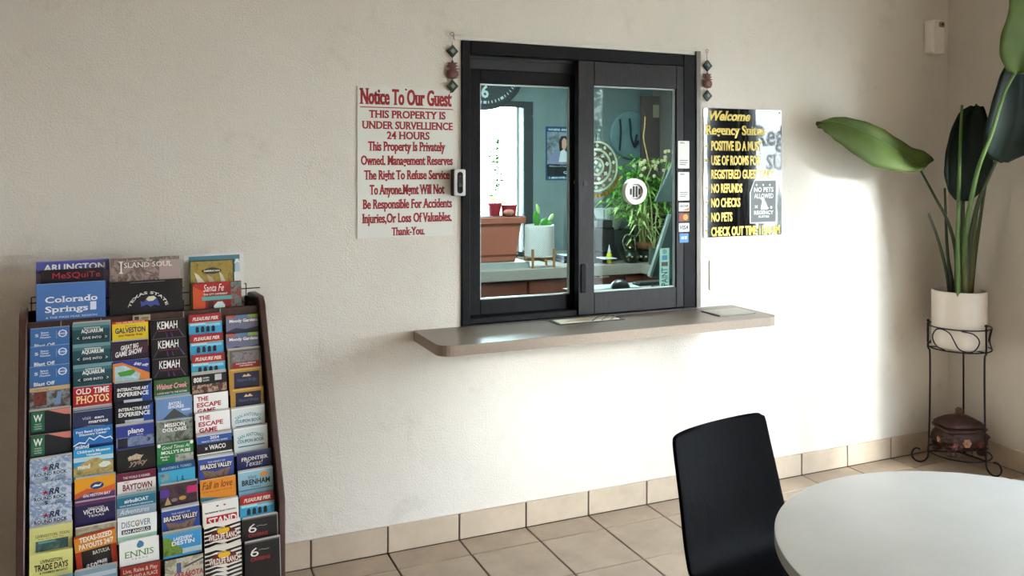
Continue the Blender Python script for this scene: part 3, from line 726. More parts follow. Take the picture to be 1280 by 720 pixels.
Bv = [(1213,131,4.60, 1221,131,4.60, 1229,132,4.60), (1198,142,4.60, 1214,144,4.64, 1234,146,4.60), (1188,165,4.60, 1210,166,4.66, 1239,166,4.60), (1182,190,4.60, 1208,190,4.68, 1241,190,4.62), (1180,215,4.60, 1206,214,4.68, 1240,214,4.64), (1184,236,4.62, 1204,236,4.68, 1230,236,4.66), (1193,250,4.66, 1203,251,4.70, 1213,250,4.68)]
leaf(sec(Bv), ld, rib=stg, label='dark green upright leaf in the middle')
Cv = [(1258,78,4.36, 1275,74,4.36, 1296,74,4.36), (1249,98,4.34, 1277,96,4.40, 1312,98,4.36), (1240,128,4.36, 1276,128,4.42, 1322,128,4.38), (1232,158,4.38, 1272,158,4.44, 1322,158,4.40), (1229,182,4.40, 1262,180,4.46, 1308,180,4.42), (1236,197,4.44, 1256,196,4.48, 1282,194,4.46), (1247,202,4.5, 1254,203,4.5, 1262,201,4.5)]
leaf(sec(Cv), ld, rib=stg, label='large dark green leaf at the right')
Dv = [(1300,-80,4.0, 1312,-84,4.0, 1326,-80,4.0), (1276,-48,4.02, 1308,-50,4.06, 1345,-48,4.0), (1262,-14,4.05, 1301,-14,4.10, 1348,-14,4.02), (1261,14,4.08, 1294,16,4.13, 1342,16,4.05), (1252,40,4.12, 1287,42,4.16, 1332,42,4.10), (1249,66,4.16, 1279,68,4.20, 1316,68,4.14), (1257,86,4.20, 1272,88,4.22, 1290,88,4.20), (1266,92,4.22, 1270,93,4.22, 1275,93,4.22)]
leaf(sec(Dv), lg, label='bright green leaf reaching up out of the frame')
def stalk(P, r0, r1, m=stg, nm='stalk', label=None):
    pts = bez([atf(*p) for p in P], 6); n = len(pts)
    return B().tube(pts, [r0+(r1-r0)*i/(n-1) for i in range(n)], 10, flat=.8).done(nm, m, PL, smooth=True, label=label)
stalk([(1196,372,4.74), (1195,320,4.72), (1186,280,4.70), (1168,245,4.69), (1146,204,4.69)], .014, .006)
stalk([(1204,374,4.72), (1206,300,4.66), (1213,255,4.56), (1223,210,4.46), (1240,165,4.36), (1256,115,4.27), (1272,86,4.22)], .018, .009, stb)
stalk([(1208,374,4.76), (1213,300,4.72), (1224,250,4.64), (1240,212,4.56), (1256,180,4.47)], .018, .009)
stalk([(1202,374,4.80), (1203,300,4.76), (1204,250,4.72), (1206,205,4.68)], .015, .008)
stalk([(1198,374,4.66), (1197,300,4.62), (1199,220,4.58), (1201,165,4.56), (1202.5,131,4.55)], .015, .007, stb, label='cut stalk ending in a pale tip')
stalk([(1188,372,4.76), (1182,335,4.74), (1172,298,4.70), (1161,267,4.68)], .012, .007, label='short cut stalk at the left')
stalk([(1191,372,4.82), (1184,310,4.80), (1181,235,4.78)], .012, .007)
stalk([(1213,372,4.80), (1220,310,4.78), (1228,255,4.74), (1236,205,4.70)], .014, .008)
sh = mat('#56592f', .5, var=.35, vs=10, stretch=(1, 1, .3)); shd = mat('#232f22', .5, var=.3, vs=10)
for P, r, m in (([(1205,376,4.70), (1206,345,4.69), (1207,310,4.68), (1210,268,4.66)], .030, sh), ([(1196,376,4.72), (1197,340,4.70), (1198,300,4.68), (1199,262,4.66)], .024, shd),
                ([(1210,376,4.78), (1214,345,4.77), (1217,300,4.75), (1222,262,4.72)], .022, sh), ([(1191,376,4.74), (1190,355,4.73), (1187,330,4.73)], .022, shd)):
    stalk(P, r, .006, m, 'leaf_sheath')
# carved casket on the lower shelf
cx, cy = SC.x, SC.y
br_ = mat('#3a2019', .45, var=.55, vs=30, bump=.8, bs=70, name='carved_resin'); gd = mat('#a5765f', .5, var=.5, vs=60, bump=.6, bs=90)
zb = ZL+.005
t = thing('carved_casket', 'ornate brown carved casket with knobbed lid on the stand\u2019s lower shelf', 'casket', (cx, cy, zb), rz=R(-18))
MT = PM[t.name] @ Matrix.Scale(1.12, 4)
def cas(b, nm, m, par=t, **k): b.xf(MT); return b.done(nm, m, par, **k)
Z3 = lambda pr_, sq, sx, sy, z0=0, n=32: B().lathe([(r, z+z0) for r, z in pr_], (0, 0, 0), n, sq, sx, sy)
body = cas(Z3([(.07, .018), (.085, .022), (.105, .045), (.118, .07), (.112, .095), (.098, .112), (.108, .118), (.108, .124)], .45, 1.0, .78), 'body', br_, smooth=True)
cas(Z3([(.114, .125), (.114, .131), (.104, .137)], .4, 1.0, .78), 'body_rim', mat('#3a1f1a', .4), body, smooth=True)
lid = cas(Z3([(.104, .138), (.109, .143), (.106, .149), (.088, .162), (.058, .178), (.026, .186), (.018, .188)], .45, 1.0, .78), 'lid', br_, smooth=True)
cas(Z3([(.016, .187), (.022, .194), (.015, .2), (.019, .208), (.017, .218), (.008, .224)], 1, 1, 1, n=16), 'knob', mat('#6b5140', .45, var=.4, vs=60), lid, smooth=True)
for sx in (-1, 1):
    for sy in (-1, 1):
        cas(Z3([(.022, .0), (.026, .008), (.018, .02), (.026, .035)], 1, 1, 1, n=14).xf(Matrix.Translation((sx*.082, sy*.060, 0))), 'foot', br_, smooth=True)
b = B(); rnd = random.Random(3)
for k in range(30):
    a = rnd.uniform(0, 2*math.pi); z = rnd.uniform(.03, .1); ct, st = math.cos(a), math.sin(a)
    x = math.copysign(abs(ct)**.45, ct)*.113; y_ = math.copysign(abs(st)**.45, st)*.113*.78
    b.ball((x, y_, z), rnd.uniform(.008, .017), 8, 1, 1, .7)
tag(cas(b, 'scroll_relief', mat('#4b221d', .5, var=.5, vs=50, bump=.6, bs=90), body, smooth=True), kind='stuff')
for x, y_, z, r, m in ((-.02, -.092, .07, .022, gd), (.055, -.09, .06, .016, mat('#6b2b2b', .5, var=.4, vs=50)), (-.113, -.01, .07, .018, gd), (-.075, -.085, .055, .018, mat('#7d4238', .5, var=.4, vs=50))):
    b = B()
    for k in range(6): a = k*math.pi/3; b.ball((x+(r*.6*math.cos(a) if abs(x) < .1 else 0), y_+(r*.6*math.cos(a) if abs(x) > .1 else 0), z+r*.6*math.sin(a)), r*.5, 8, 1, .7, 1)
    b.ball((x, y_, z), r*.45, 8)
    cas(b, 'rosette', m, body, smooth=True)

# ------------------------------------------------------------------ brochure rack
RO = Vector((-.369, -.331, 0)); RA = R(5.5)
wood = mat('#3f221a', .42, var=.35, vs=6, stretch=(8, 8, 1), name='cherry_wood', coat=.1)
woodd = mat('#1c1210', .6, var=.2, vs=6, name='dark_board')
RK = thing('brochure_rack', 'tall cherry-wood brochure rack with six columns standing against the wall', 'rack', RO, RA)
RM = PM[RK.name]; RI = RM.inverted()
e0 = RI @ EYEP
def rk(px, py, yl):
    d = RI.to_3x3() @ ray(px, py); q = e0+d*((yl-e0.y)/d.y); return q.x, q.z
RW_, SL, ZTOP = .752, .4866, 1.149
def rack():
    prof = [(.215, 0), (.215, 1.19), (.16, 1.20), (.02, 1.20), (-.012, 1.175), (-.02, 1.149), (-.312, .549), (-.322, .53), (-.322, 0)]
    for x0, x1 in ((-.034, -.010), (.762, .786)):
        B().prism(prof, x0, x1, 0).xf(RM).done('side_board', wood, RK, bevel=.004)
    B().box((-.010, .012, 1.08), (.762, .030, 1.166)).xf(RM).done('top_board', wood, RK, bevel=.003)
    B().box((-.010, .20, .0), (.762, .213, 1.178)).xf(RM).done('back_board', woodd, RK)
    B().box((-.010, -.318, .0), (.762, -.30, .12)).xf(RM).done('kick_board', wood, RK, bevel=.003)
    ln = math.tan(R(7))
    for r in range(12):
        tt = .0647*r; y = -SL*tt+.014; z1 = ZTOP-tt-.028; z0 = z1-.16
        B().prism([(y, z1), (y+.004, z1), (y+.004-ln*.16, z0), (y-ln*.16, z0)], -.009, .761, 0).xf(RM).done('tier_panel', woodd, RK)
    b = B(); wire = mat('#15130f', .45, metal=.4)
    for z in (rk(302, 361, .085)[1], rk(302, 376.5, .085)[1]):
        b.tube([(-.004, .086, z), (.785, .086, z)], .0022, 6)
    for x in (.0, .20, .39, .55, .745):
        b.tube([(x, .150, 1.08), (x, .150, 1.235)], .0018, 6)
    b.tube([(-.0, .150, 1.235), (.745, .150, 1.235)], .0018, 6)
    b.xf(RM).done('wire_basket', wire, RK)
    b = B()
    for x in (.09, .215, .34, .49, .62): b.box((x, .008, 1.10), (x+.003, .012, 1.166))
    b.xf(RM).done('wire_clip', mat('#9a958e', .4, metal=.7), RK)
rack()

# printed things: built lying in x (width) and z (down from the top), face to -Y
INK = {}
def ink(c): return mat(c, .32, name='ink')
def card(root, w_, h, th, bg, rects, texts, unit, label=None, ph=None, seed=0, edge='#d9d6d0'):
    """root frame: x 0..w_, z 0..h"""
    o = B().box((0, 0, 0), (w_, th, h)).done('cover', ink(bg) if isinstance(bg, str) else photo(bg, 24, seed), root, world=False)
    y = -.0003
    for i, rc in enumerate(rects):
        y -= .00012
        if len(rc) == 5:
            u0, v0, u1, v1, c = rc; poly = [(u0*w_, h-v1*unit), (u1*w_, h-v1*unit), (u1*w_, h-v0*unit), (u0*w_, h-v0*unit)]
        else:
            poly = [(u*w_, h-v*unit) for u, v in rc[0]]; c = rc[1]
        B().add([(p[0], y, p[1]) for p in poly], [tuple(range(len(poly)))]).done('printed_panel', ink(c) if isinstance(c, str) else photo(c, 40, seed+i), root, world=False)
    by = {}
    y -= .00015
    for tx in texts:
        s, u, v, hh, wd, c, st = tx[:7]; arc = tx[7] if len(tx) > 7 else 0; rot = tx[8] if len(tx) > 8 else 0
        b = by.setdefault((c, v >= .9, v >= 1.3), B()); put_text(b, s, u*w_, h-v*unit, hh*unit, wd*w_, st, y, arc=arc, rot=rot, res=2)
    for c, b in by.items(): b.done('lettering', ink(c[0]), root, world=False)
W_ = '#f0eeea'
BL, NV, TE, RDc, YE, GR, BK = '#3c6ca8', '#1d2552', '#1c4a55', '#a3212c', '#e8cb1f', '#1f6b3a', '#121116'
DS = {
 'blast': ('blue brochure with a round white emblem', BL, [(.0,0,1,.035,'#7f9cc4'),(.66,.2,.668,.6,'#a9c0e0')], [('Space',.36,.30,.09,.2,W_,'b'),('Center',.37,.42,.09,.22,W_,'b'),('Houston',.38,.54,.09,.26,W_,'b'),('NASA',.82,.42,.10,.16,W_,'b'),('O',.82,.56,.38,.24,'#dfe8f4','s'),('Blast Off',.36,.98,.17,.52,W_,'B'),('s',.16,.45,.22,.09,W_,'s')]),
 'aqua': ('teal brochure with white banner lettering', TE, [(0,0,1,.18,'#6f97a0'),(0,.18,1,.34,'#3c707a'),(.12,.66,.9,.9,'#0d2e38')], [('DOWNTOWN',.52,.30,.07,.42,W_,'B'),('AQUARIUM',.52,.52,.19,.58,W_,'B'),('DIVE INTO',.52,.84,.12,.5,W_,'b'),('<',.15,.88,.2,.06,W_,'s'),('>',.89,.88,.2,.06,W_,'s')]),
 'galv': ('yellow brochure with red top band', YE, [(0,0,1,.12,'#c9252b')], [('TAKE ONE FREE COUPONS',.5,.10,.06,.8,W_,'b'),('What to do in',.5,.30,.07,.3,'#3a2a12','i'),('GALVESTON',.5,.62,.26,.84,'#1c2b6a','B'),('and Nearby Area',.5,.80,.11,.66,'#8a3a1a','I')]),
 'kemah': ('black brochure with tall white letters and red script', BK, [(0,0,1,.05,'#4a4648'),([(.05,1.),(.2,.55),(.21,.55),(.08,1.)],'#5a4a66'),([(.92,1.),(.76,.5),(.77,.5),(.95,1.)],'#7a5a86'),([(.45,1.),(.43,.72),(.45,.72),(.49,1.)],'#65308a'),([(.6,1.),(.57,.75),(.59,.75),(.65,1.)],'#5a2e7a')], [('KEMAH',.48,.55,.40,.58,W_,'b'),('B O A R D W A L K',.5,.68,.06,.55,'#c8324a','b')]),
 'pier': ('red and blue brochure with a row of dark figures', '#3fa3cf', [(0,0,1,.48,'#a8202e'),(0,.0,.04,.48,'#6d3a20'),(.96,0,1,.48,'#6d3a20'),(0,.46,1,.49,'#d8b76a'),(.04,.5,.5,.62,'#a5dcee'),(.5,.55,.95,.7,'#8bcbe4')]+[([(u,1.),(u,.76),(u+.03,.68),(u+.07,.68),(u+.1,.76),(u+.1,1.)],'#18222c') for u in (.2,.36,.52,.68)], [('PLEASURE PIER',.5,.34,.17,.78,'#f3e6d8','k')]),
 'moody': ('mauve-grey brochure with orange and green corner bands', '#6e6f8c', [(0,0,.3,.14,'#c05a3c'),(.3,0,.68,.12,'#4f86a8'),(.68,0,1,.16,'#8aa83a'),([(0,.9),(.3,.72),(.6,.82),(1,.7),(1,1.1),(0,1.1)],'#34364e')], [('Moody Gardens',.54,.40,.16,.88,W_,'B')]),
 'show': ('dark plum brochure with slanted white lettering', '#2c1c30', [(0,1.0,1,1.05,W_),(.75,.1,1,.7,'#4c2438')], [('GREAT BIG',.5,.42,.22,.5,W_,'I',0,.12),('GAME SHOW',.48,.74,.26,.76,W_,'I',0,.12)]),
 'boat': ('blue and orange brochure with a green boat picture', '#2a3b8c', [([(0,.15),(.25,.1),(1,.75),(1,1.1),(0,1.1)],'#d8803a'),([(.05,.3),(.3,.25),(.75,.75),(.7,1.1),(.05,1.1)],['#e4eef0','#9fc3cc','#c7d6cf']),([(.12,.6),(.55,.5),(.62,.62),(.5,.8),(.2,.82)],'#4c9a3c')], [('$40 off!',.76,.34,.14,.4,W_,'I',0,-.22)]),
 'art': ('black and blue brochure with bold white capitals', '#0d1224', [([(.7,1.1),(.8,.3),(1,.1),(1,1.1)],'#1d4a9a'),(.25,.88,.75,1.02,'#c9d3e0')], [('INTERACTIVE ART',.5,.42,.15,.84,W_,'B'),('EXPERIENCE',.5,.70,.20,.84,W_,'B')]),
 'plano': ('royal blue brochure with a skyline photo', '#2c3c92', [(0,.62,1,1.1,['#3a3a52','#7f8fb0','#22263c']),(.04,.66,.3,1.1,'#20222e'),(0,0,1,.05,'#9a93a8')], [('plano',.52,.45,.24,.42,W_,'B'),('TEXAS',.62,.58,.06,.18,W_,'s')]),
 'dark': ('charcoal brochure with a pale tangled drawing', '#1d1b1d', [(0,0,1,.04,'#57514f'),([(.28,.45),(.5,.3),(.62,.4),(.6,.62),(.5,.6),(.3,.62)],['#2a2422','#c9b39a','#8c7466'])], [('yyky',.55,.85,.24,.5,'#a58e80','I'),('art zy',.5,.52,.18,.4,'#d2bfa8','I')]),
 'bay': ('white brochure with maroon top and lettering', '#ece9e6', [(0,0,1,.4,'#6b1c3a')], [('THE WORLD IS NEARER',.5,.30,.11,.7,'#e6dcdc','b'),('BAYTOWN',.52,.86,.28,.76,'#7a1f33','B'),('VISIT',.24,.52,.08,.14,'#8a7a7a','b'),('TEXAS',.68,1.02,.10,.4,'#33283a','b')]),
 'tboat': ('teal and grey brochure with script below', '#93a9ba', [(0,.0,1,.12,'#5f8ca0'),(0,.12,1,.6,'#1f6f8e')], [('airbuBOAT',.5,.38,.16,.62,W_,'B'),('tours and sunset adventures',.5,.54,.08,.86,W_,'b'),('Adventures',.45,.92,.24,.76,'#e8edf0','i')]),
 'angelo': ('white brochure with blue word above a navy band', '#eef0ee', [(.1,.62,.84,.82,'#1f2748'),(0,.92,1,1.1,'#a9cdb6')], [('DISCOVER',.47,.52,.28,.74,'#3b5c80','s'),('SAN ANGELO',.47,.79,.13,.68,W_,'B'),('o',.50,.52,.2,.08,'#d69a2c','B')]),
 'ennis': ('white brochure with green lettering and a blue drop', '#f1f1ee', [([(.44,.22),(.5,.06),(.56,.1),(.62,.22),(.6,.36),(.5,.42),(.44,.34)],'#4a86b0')], [('ENNIS',.5,.78,.28,.72,'#4f8c3a','f'),('T E X A S',.5,.92,.07,.4,'#6d8a9a','s')]),
 'redband': ('red brochure with a crowded line of white words', '#9a2a28', [(0,0,1,.06,'#4a3c38')], [('Live, Raise & Play',.5,.36,.18,.86,'#e8c8bc','b'),('FIRST AND A PLACE',.5,.62,.16,.86,'#e8c8bc','b')]),
 'lodge': ('brochure with a tan band over a hillside photo', ['#3a2626','#5b4a46','#8a9aa0','#2c2a26'], [(0,0,1,.20,'#c1a477'),(.10,.22,.42,.9,['#4a2424','#7a3830','#2c1c1c']),([(.6,.9),(.7,.3),(.8,.3),(.75,.9)],'#6f8fb8')], [('Cabin Lodge',.3,.15,.09,.36,'#7a5a34','s')]),
 'wgreen': ('dark brochure with a green block bearing a white W', '#191c24', [(.04,.06,.36,1.0,'#1f6a4c'),([(.4,.0),(1,.0),(1,.34),(.85,.30)],'#cf7a72'),(0,0,1,.03,'#8a7f6a')], [('W',.2,.52,.32,.22,W_,'B'),('WACO',.2,.68,.06,.16,W_,'s'),('MUSEUM',.2,.79,.06,.18,W_,'s'),('CENTER',.2,.90,.06,.18,W_,'s')]),
 'rrock': ('silvery blue brochure with a red star emblem', ['#3f5f96','#c9d3de','#6f88b0','#eef0f2'], [(.12,.66,.9,.84,'#c4cddb')], [('RR',.58,.58,.26,.26,'#1f2c4a','I'),('\u2605',.38,.58,.2,.18,'#b5202c','s'),('ROUND ROCK',.5,.82,.15,.78,'#1c2230','B'),('S',.4,1.02,.14,.08,'#1c2230','B')]),
 'liv': ('pale yellow brochure with a dark green picture', '#d6d387', [(.14,.62,.9,1.1,['#1c3a38','#3a5c58','#6f8074']),(.2,.66,.6,.74,'#5a9aa8')], [('LIVINGSTON, TEXAS',.54,.46,.12,.8,'#33331f','f'),('Shop  Dine  Play  Stay',.5,.56,.06,.6,'#33331f','s')]),
 'trade': ('pale yellow brochure with bold black capitals', '#dcd98a', [], [('LIVINGSTON',.5,.44,.14,.5,'#1a1a14','B'),('TRADE DAYS',.5,.76,.26,.78,'#1a1a14','B'),('& FARMERS MARKET',.56,.92,.09,.66,'#1a1a14','b')]),
 'photos': ('red brochure with bold white slab capitals', '#b01b26', [(0,0,1,.05,'#7f9aa5')], [('OLD TIME',.5,.40,.27,.86,W_,'F'),('PHOTOS',.5,.86,.36,.86,'#f6dfa0','F')]),
 'smarcos': ('navy brochure with lowercase white lettering', '#263056', [(0,0,1,.09,'#8d8f98'),(0,.14,1,.16,'#c9ccd6'),([(0,.98),(.4,.88),(.8,.95),(1,1.1),(0,1.1)],'#8a9ab0')], [('visit',.34,.58,.16,.22,'#c9d0e0','s'),('san',.66,.58,.13,.24,W_,'B'),('marcos',.64,.78,.16,.5,W_,'B')]),
 'fort': ('bright blue brochure with a jagged white outline', '#1f6fb8', [([(0,.8),(.15,.66),(.3,.72),(.4,.48),(.52,.62),(.66,.44),(.8,.6),(.95,.56),(1,.7),(1,.76),(.94,.62),(.8,.66),(.66,.5),(.52,.68),(.4,.54),(.3,.78),(.15,.72),(0,.86)],W_),(.35,.86,1,1.1,'#1a2c66')], [("Fort Bend Children's",.5,.24,.11,.86,W_,'B'),('Discovery Center',.5,.38,.11,.7,W_,'B'),('mind',.22,1.0,.2,.34,W_,'B')]),
 'museum': ('sky blue brochure with a sandy landscape', '#2b9bd2', [(0,.4,1,.62,'#b9d6e0'),([(0,.9),(.3,.62),(.5,.5),(.62,.52),(.75,.66),(1,.7),(1,1.3),(0,1.3)],['#6f7f4a','#c4a468','#8aa060']),([(.62,.85),(.75,.72),(.9,.76),(.95,.9),(.8,1.02),(.66,.98)],'#dfe8dc')], [("Children's Museum",.5,.20,.12,.84,W_,'B'),('Houston',.5,.36,.11,.36,W_,'B'),('mind',.26,.96,.2,.3,W_,'B')]),
 'sunset': ('orange and purple brochure with a round blue wave', '#e8a023', [([(0,.7),(.3,.5),(.6,.62),(1,.45),(1,1.1),(0,1.1)],'#d0602c'),([(0,.95),(.4,.7),(.7,.85),(1,.75),(1,1.1),(0,1.1)],'#6a3a78'),(circ(.55,.42,.17,20),'#1f3f7c'),([(.42,.48),(.5,.36),(.6,.4),(.68,.32),(.62,.46),(.5,.46)],W_)], [('GALVESTON BAY',.55,.90,.12,.7,W_,'I')]),
 'vict': ('deep purple-navy brochure with arched white lettering', '#231f4c', [(0,-.02,1,.14,'#6a2c5e')], [('DISCOVER',.52,.36,.07,.4,W_,'b'),('VICTORIA',.52,.58,.2,.64,W_,'B'),('TEXAS',.52,.74,.1,.4,W_,'b')]),
 'tan': ('tan and brown brochure mostly hidden behind another', ['#8a7f6c','#b5a990','#6f6252'], [(0,0,1,.06,'#c9c0ac')], []),
 'sized': ('tilted red and orange brochure with a bold white headline', '#1c1a1c', [(0,0,.14,1.9,'#a8321c'),(.86,0,1,1.9,'#b5391e'),(0,0,1,.75,'#d88a1f'),(0,0,1,.1,'#b5391e')], [('TEXAS-SIZED',.52,.34,.22,.8,W_,'B'),('PAYOUTS 24/7',.52,.66,.22,.84,W_,'B'),('BATULIA',.62,1.02,.16,.42,W_,'f'),('$50',.36,1.66,.26,.26,W_,'B'),('FREE',.62,1.5,.14,.24,W_,'B'),('PLAY',.62,1.7,.14,.24,W_,'B')]),
 'steel': ('grey-blue brochure at the bottom of its column', '#7f9aaa', [(0,.2,1,.4,'#b5c3cc')], [('SEAWALL',.5,.7,.2,.6,W_,'b')]),
 'creek': ('green brochure with pink lettering over foliage', ['#1c3c22','#3f6a3a','#24502c'], [(0,.82,1,1.1,'#7fa6b8')], [('Walnut Creek',.5,.5,.26,.86,'#e49aa0','I'),('A FUN WAY TO THE FUTURE',.5,.76,.09,.84,W_,'b')]),
 'sky': ('sky-blue brochure with a dark peak and white lettering', '#6f92c4', [([(.18,1.05),(.5,.55),(.86,1.05)],'#4a4f4c'),(.7,.62,.95,.72,'#c9d6ea')], [('BAYOU',.52,.36,.15,.34,W_,'B'),('SHORES',.55,.54,.15,.44,W_,'B')]),
 'mission': ('dark photo brochure with two lines of white capitals', ['#20261f','#59614f','#8e948c','#2e342c'], [(0,0,1,.05,'#b9b5a6')], [('MISSION',.5,.36,.18,.56,W_,'B'),('DOLORES',.5,.60,.18,.66,W_,'B')]),
 'pub': ('green brochure with white shamrocks and lettering', '#1f7a44', [(.5,.62,1,1.0,['#3a3a34','#b9b9ae','#6a625a']),(0,0,1,.03,'#b5c9b9')], [('Good Times At',.52,.3,.17,.76,W_,'i'),("MOLLY'S PUBS",.52,.54,.15,.8,W_,'B'),("Molly's",.22,.72,.09,.24,W_,'b'),('Pub',.22,.86,.09,.14,W_,'b'),('\u2022',.06,.3,.4,.1,W_,'B'),('\u2022',.95,.3,.4,.1,W_,'B')]),
 'cyan': ('cyan brochure with a dark blue top band', '#3fa9cf', [(0,0,1,.36,'#1f4a7c'),(.06,.45,.3,.85,['#24404c','#8fb0b4','#3a5c66'])], [('BRAYDEN E. TORRES',.5,.28,.12,.8,'#9fc3dc','b'),('L A',.6,.98,.3,.2,'#14303c','s')]),
 'faces': ('dark brochure with coloured figures and a pink patch', ['#2a1c2c','#4a3440','#1f181f'], [(.0,.22,.24,.6,'#4f3592'),(.72,.2,1,.55,'#c12a6c'),([(.12,.98),(.2,.6),(.3,.98)],'#b89a6a'),(circ(.38,.78,.09,10),'#8c7f7a'),(circ(.6,.74,.1,10),'#c99a4a')], []),
 'brazos': ('blue brochure with white capitals over dark wings', '#2f4a9a', [(0,0,1,.10,'#c9cdd6'),(.08,.36,.94,.66,'#3a2434'),([(.2,1.1),(.1,.66),(.5,.8),(.9,.66),(.8,1.1)],['#2c2c3c','#8a6f5a','#1c2030'])], [('THE HEART OF',.5,.32,.08,.5,'#cfd6ea','b'),('BRAZOS VALLEY',.5,.60,.21,.9,W_,'B')]),
 'sunny': ('sky photo brochure with green trees and white lettering', '#3f9ad6', [(0,0,1,.08,'#8f9a92'),([(0,.2),(.2,.3),(.3,.6),(.55,.9),(.6,1.1),(0,1.1)],['#2c4a1c','#7a9a3c','#1c3014']),(.5,.85,1,1.1,'#b5ccd0')], [('LAKEVIEW',.52,.42,.16,.5,W_,'B'),('DESTIN',.52,.64,.18,.6,W_,'B')]),
 'map': ('cream street-photo brochure with red lettering', ['#b9b09a','#8a8270','#d0c9b6','#6a6a62'], [(.3,.2,.42,.7,'#4a5c8a'),([(.5,.4),(1,.15),(1,.24),(.5,.5)],'#5a5650')], [('SARASOTA',.62,.92,.24,.76,'#a8303c','B')]),
 'bus360': ('black brochure with a white badge and small photos', '#17151a', [(0,0,1,.08,'#b5b0a6'),(.0,.62,1,1.05,['#5c2c24','#c9a48a','#2a1c1c','#8a4434']),(.66,.14,.86,.46,'#c4c4cc')], [('808',.16,.46,.24,.24,W_,'B'),('DOWN',.4,.32,.09,.18,W_,'b'),('SOUTH',.4,.46,.09,.18,W_,'b')]),
 'escape': ('white brochure with stacked crimson capitals', '#f1efee', [(0,1.02,1,1.08,'#b5203a')], [('THE',.26,.36,.22,.32,'#b01c36','B'),('ESCAPE',.44,.68,.22,.70,'#b01c36','B'),('GAME',.36,1.0,.22,.52,'#b01c36','B')]),
 'waco': ('blue and black brochure with the year in white', '#16151a', [(0,0,1,.08,'#c9c9cc'),(0,.08,1,.46,'#3056a0'),(0,.96,1,1.04,W_)], [('2024',.5,.26,.14,.26,W_,'B'),('WACO VISITORS GUIDE',.5,.40,.08,.74,W_,'b'),('WACO',.58,.80,.22,.48,W_,'B'),('x',.26,.78,.16,.08,W_,'B')]),
 'fall': ('orange brochure with a looping script line', '#dd8a2a', [([(0,.85),(.3,.92),(.6,1.02),(0,1.1)],'#4a8a9c'),(0,0,1,.03,'#e8b878')], [('Fall in love',.48,.50,.36,.84,'#6a2c1c','i'),('with the heart of it all',.48,.66,.07,.8,'#8a4a1c','s')]),
 'stand': ('white brochure with a red block of large white letters', '#ece8e2', [(.1,.72,.95,1.3,'#c2262a'),(.38,.2,.44,.27,'#3a4a7c'),(.58,.2,.64,.27,'#c2262a')], [('BACKROOM TEXAS FORENSIC',.5,.55,.07,.86,'#1c1a1a','B'),('STAND',.54,1.12,.32,.8,W_,'B')]),
 'ranch': ('zebra-striped brochure with a yellow sun badge', '#e8e0d8', [([(-.0,.04+.2*k),(.3,-.02+.2*k),(.52,.1+.2*k),(.3,.09+.2*k),(.12,.16+.2*k),(0,.16+.2*k)],'#1c1614') for k in range(1, 9)]+[([(.55,.06+.2*k),(1,-.04+.2*k),(1,.06+.2*k),(.8,.1+.2*k),(.62,.16+.2*k)],'#1c1614') for k in range(1, 9)]+[([(.14,.90),(.2,.5),(.36,.36),(.68,.36),(.84,.5),(.92,.90)],'#6f1f1c'),(circ(.52,.46,.17,16),'#edbc2c')], [('WILDLIFE RANCH',.53,.86,.26,.84,'#efe6da','B'),('NATURAL BRIDGE',.53,.36,.07,.36,'#2a1a14','b')]),
 'deco': ('grey-brown brochure with a red lower band', '#5f5650', [(0,0,.06,1.1,'#8a7f66'),(0,0,1,.05,'#9a9280'),(.12,.14,.98,.7,['#4a4450','#8c8488','#3a3440']),(.14,.74,.98,1.05,'#a3242c')], [('NATURAL BRIDGE',.55,.84,.07,.6,W_,'b'),('CAVERNS',.55,.96,.07,.4,W_,'b')]),
 'gold': ('gold-bordered brochure with a navy panel', '#b5883a', [(.15,.22,.92,1.2,'#1c2140'),(.06,.04,.94,.1,'#d2ab5c'),([(.4,.48),(.46,.34),(.52,.42),(.58,.32),(.68,.48)],'#d6b98a')], [('Natural Bridge',.54,.72,.16,.6,'#5a6488','i')]),
 'coupon': ('pale grey-blue brochure with arched teal lettering', '#d3dadb', [(.12,.94,.9,1.0,'#2c7a8c'),(0,0,1,.05,'#f0f0ec')], [('SAN ANTONIO',.5,.46,.17,.74,'#4a8a96','b',.09),('COUPON BOOK',.5,.78,.16,.8,'#2f7f96','B')]),
 'frontier': ('navy brochure with white slab capitals and script', '#20265a', [(0,0,1,.04,'#6a6a8c')], [('FRONTIER',.52,.46,.17,.8,'#e6e2dc','F'),('Texas!',.5,.76,.26,.5,'#e6e2dc','i')]),
 'brenham': ('light blue brochure with black capitals and orange flower', '#8fb9cc', [(0,0,1,.05,'#c9d6da'),(circ(.74,.26,.12,14),'#d98a2c'),(0,.94,1,1.0,'#4a7f9a')], [('BRENHAM',.5,.72,.26,.82,'#14202c','B'),('Visit',.4,.40,.16,.24,'#1f3a4c','i'),('Texas',.5,.88,.08,.3,'#1f3a4c','i')]),
 'caves': ('black brochure with a big white six and red capitals', '#1a191b', [(0,0,1,.07,'#55504a')], [('6',.28,.72,.42,.24,'#e8e6e2','s'),('CAVERNS',.44,.94,.16,.56,'#a3202c','B'),('~',.55,.56,.3,.3,'#8a8684','s')]),
}
CW, CH = .118, .24; U = .0665
COLS = [['blast','blast','blast','lodge','wgreen','wgreen','rrock','rrock','rrock','liv','trade','steel'],
 ['aqua','aqua','aqua','photos','smarcos','fort','museum','sunset','vict','tan','sized','steel'],
 ['galv','show','boat','art','art','plano','dark','bay','tboat','angelo','ennis','redband'],
 ['kemah','kemah','kemah','creek','sky','mission','pub','cyan','faces','brazos','sunny','map'],
 ['pier','pier','pier','bus360','escape','escape','waco','brazos','fall','stand','ranch','ranch'],
 ['moody','moody','deco','gold','gold','coupon','coupon','frontier','brenham','pier','caves','caves']]
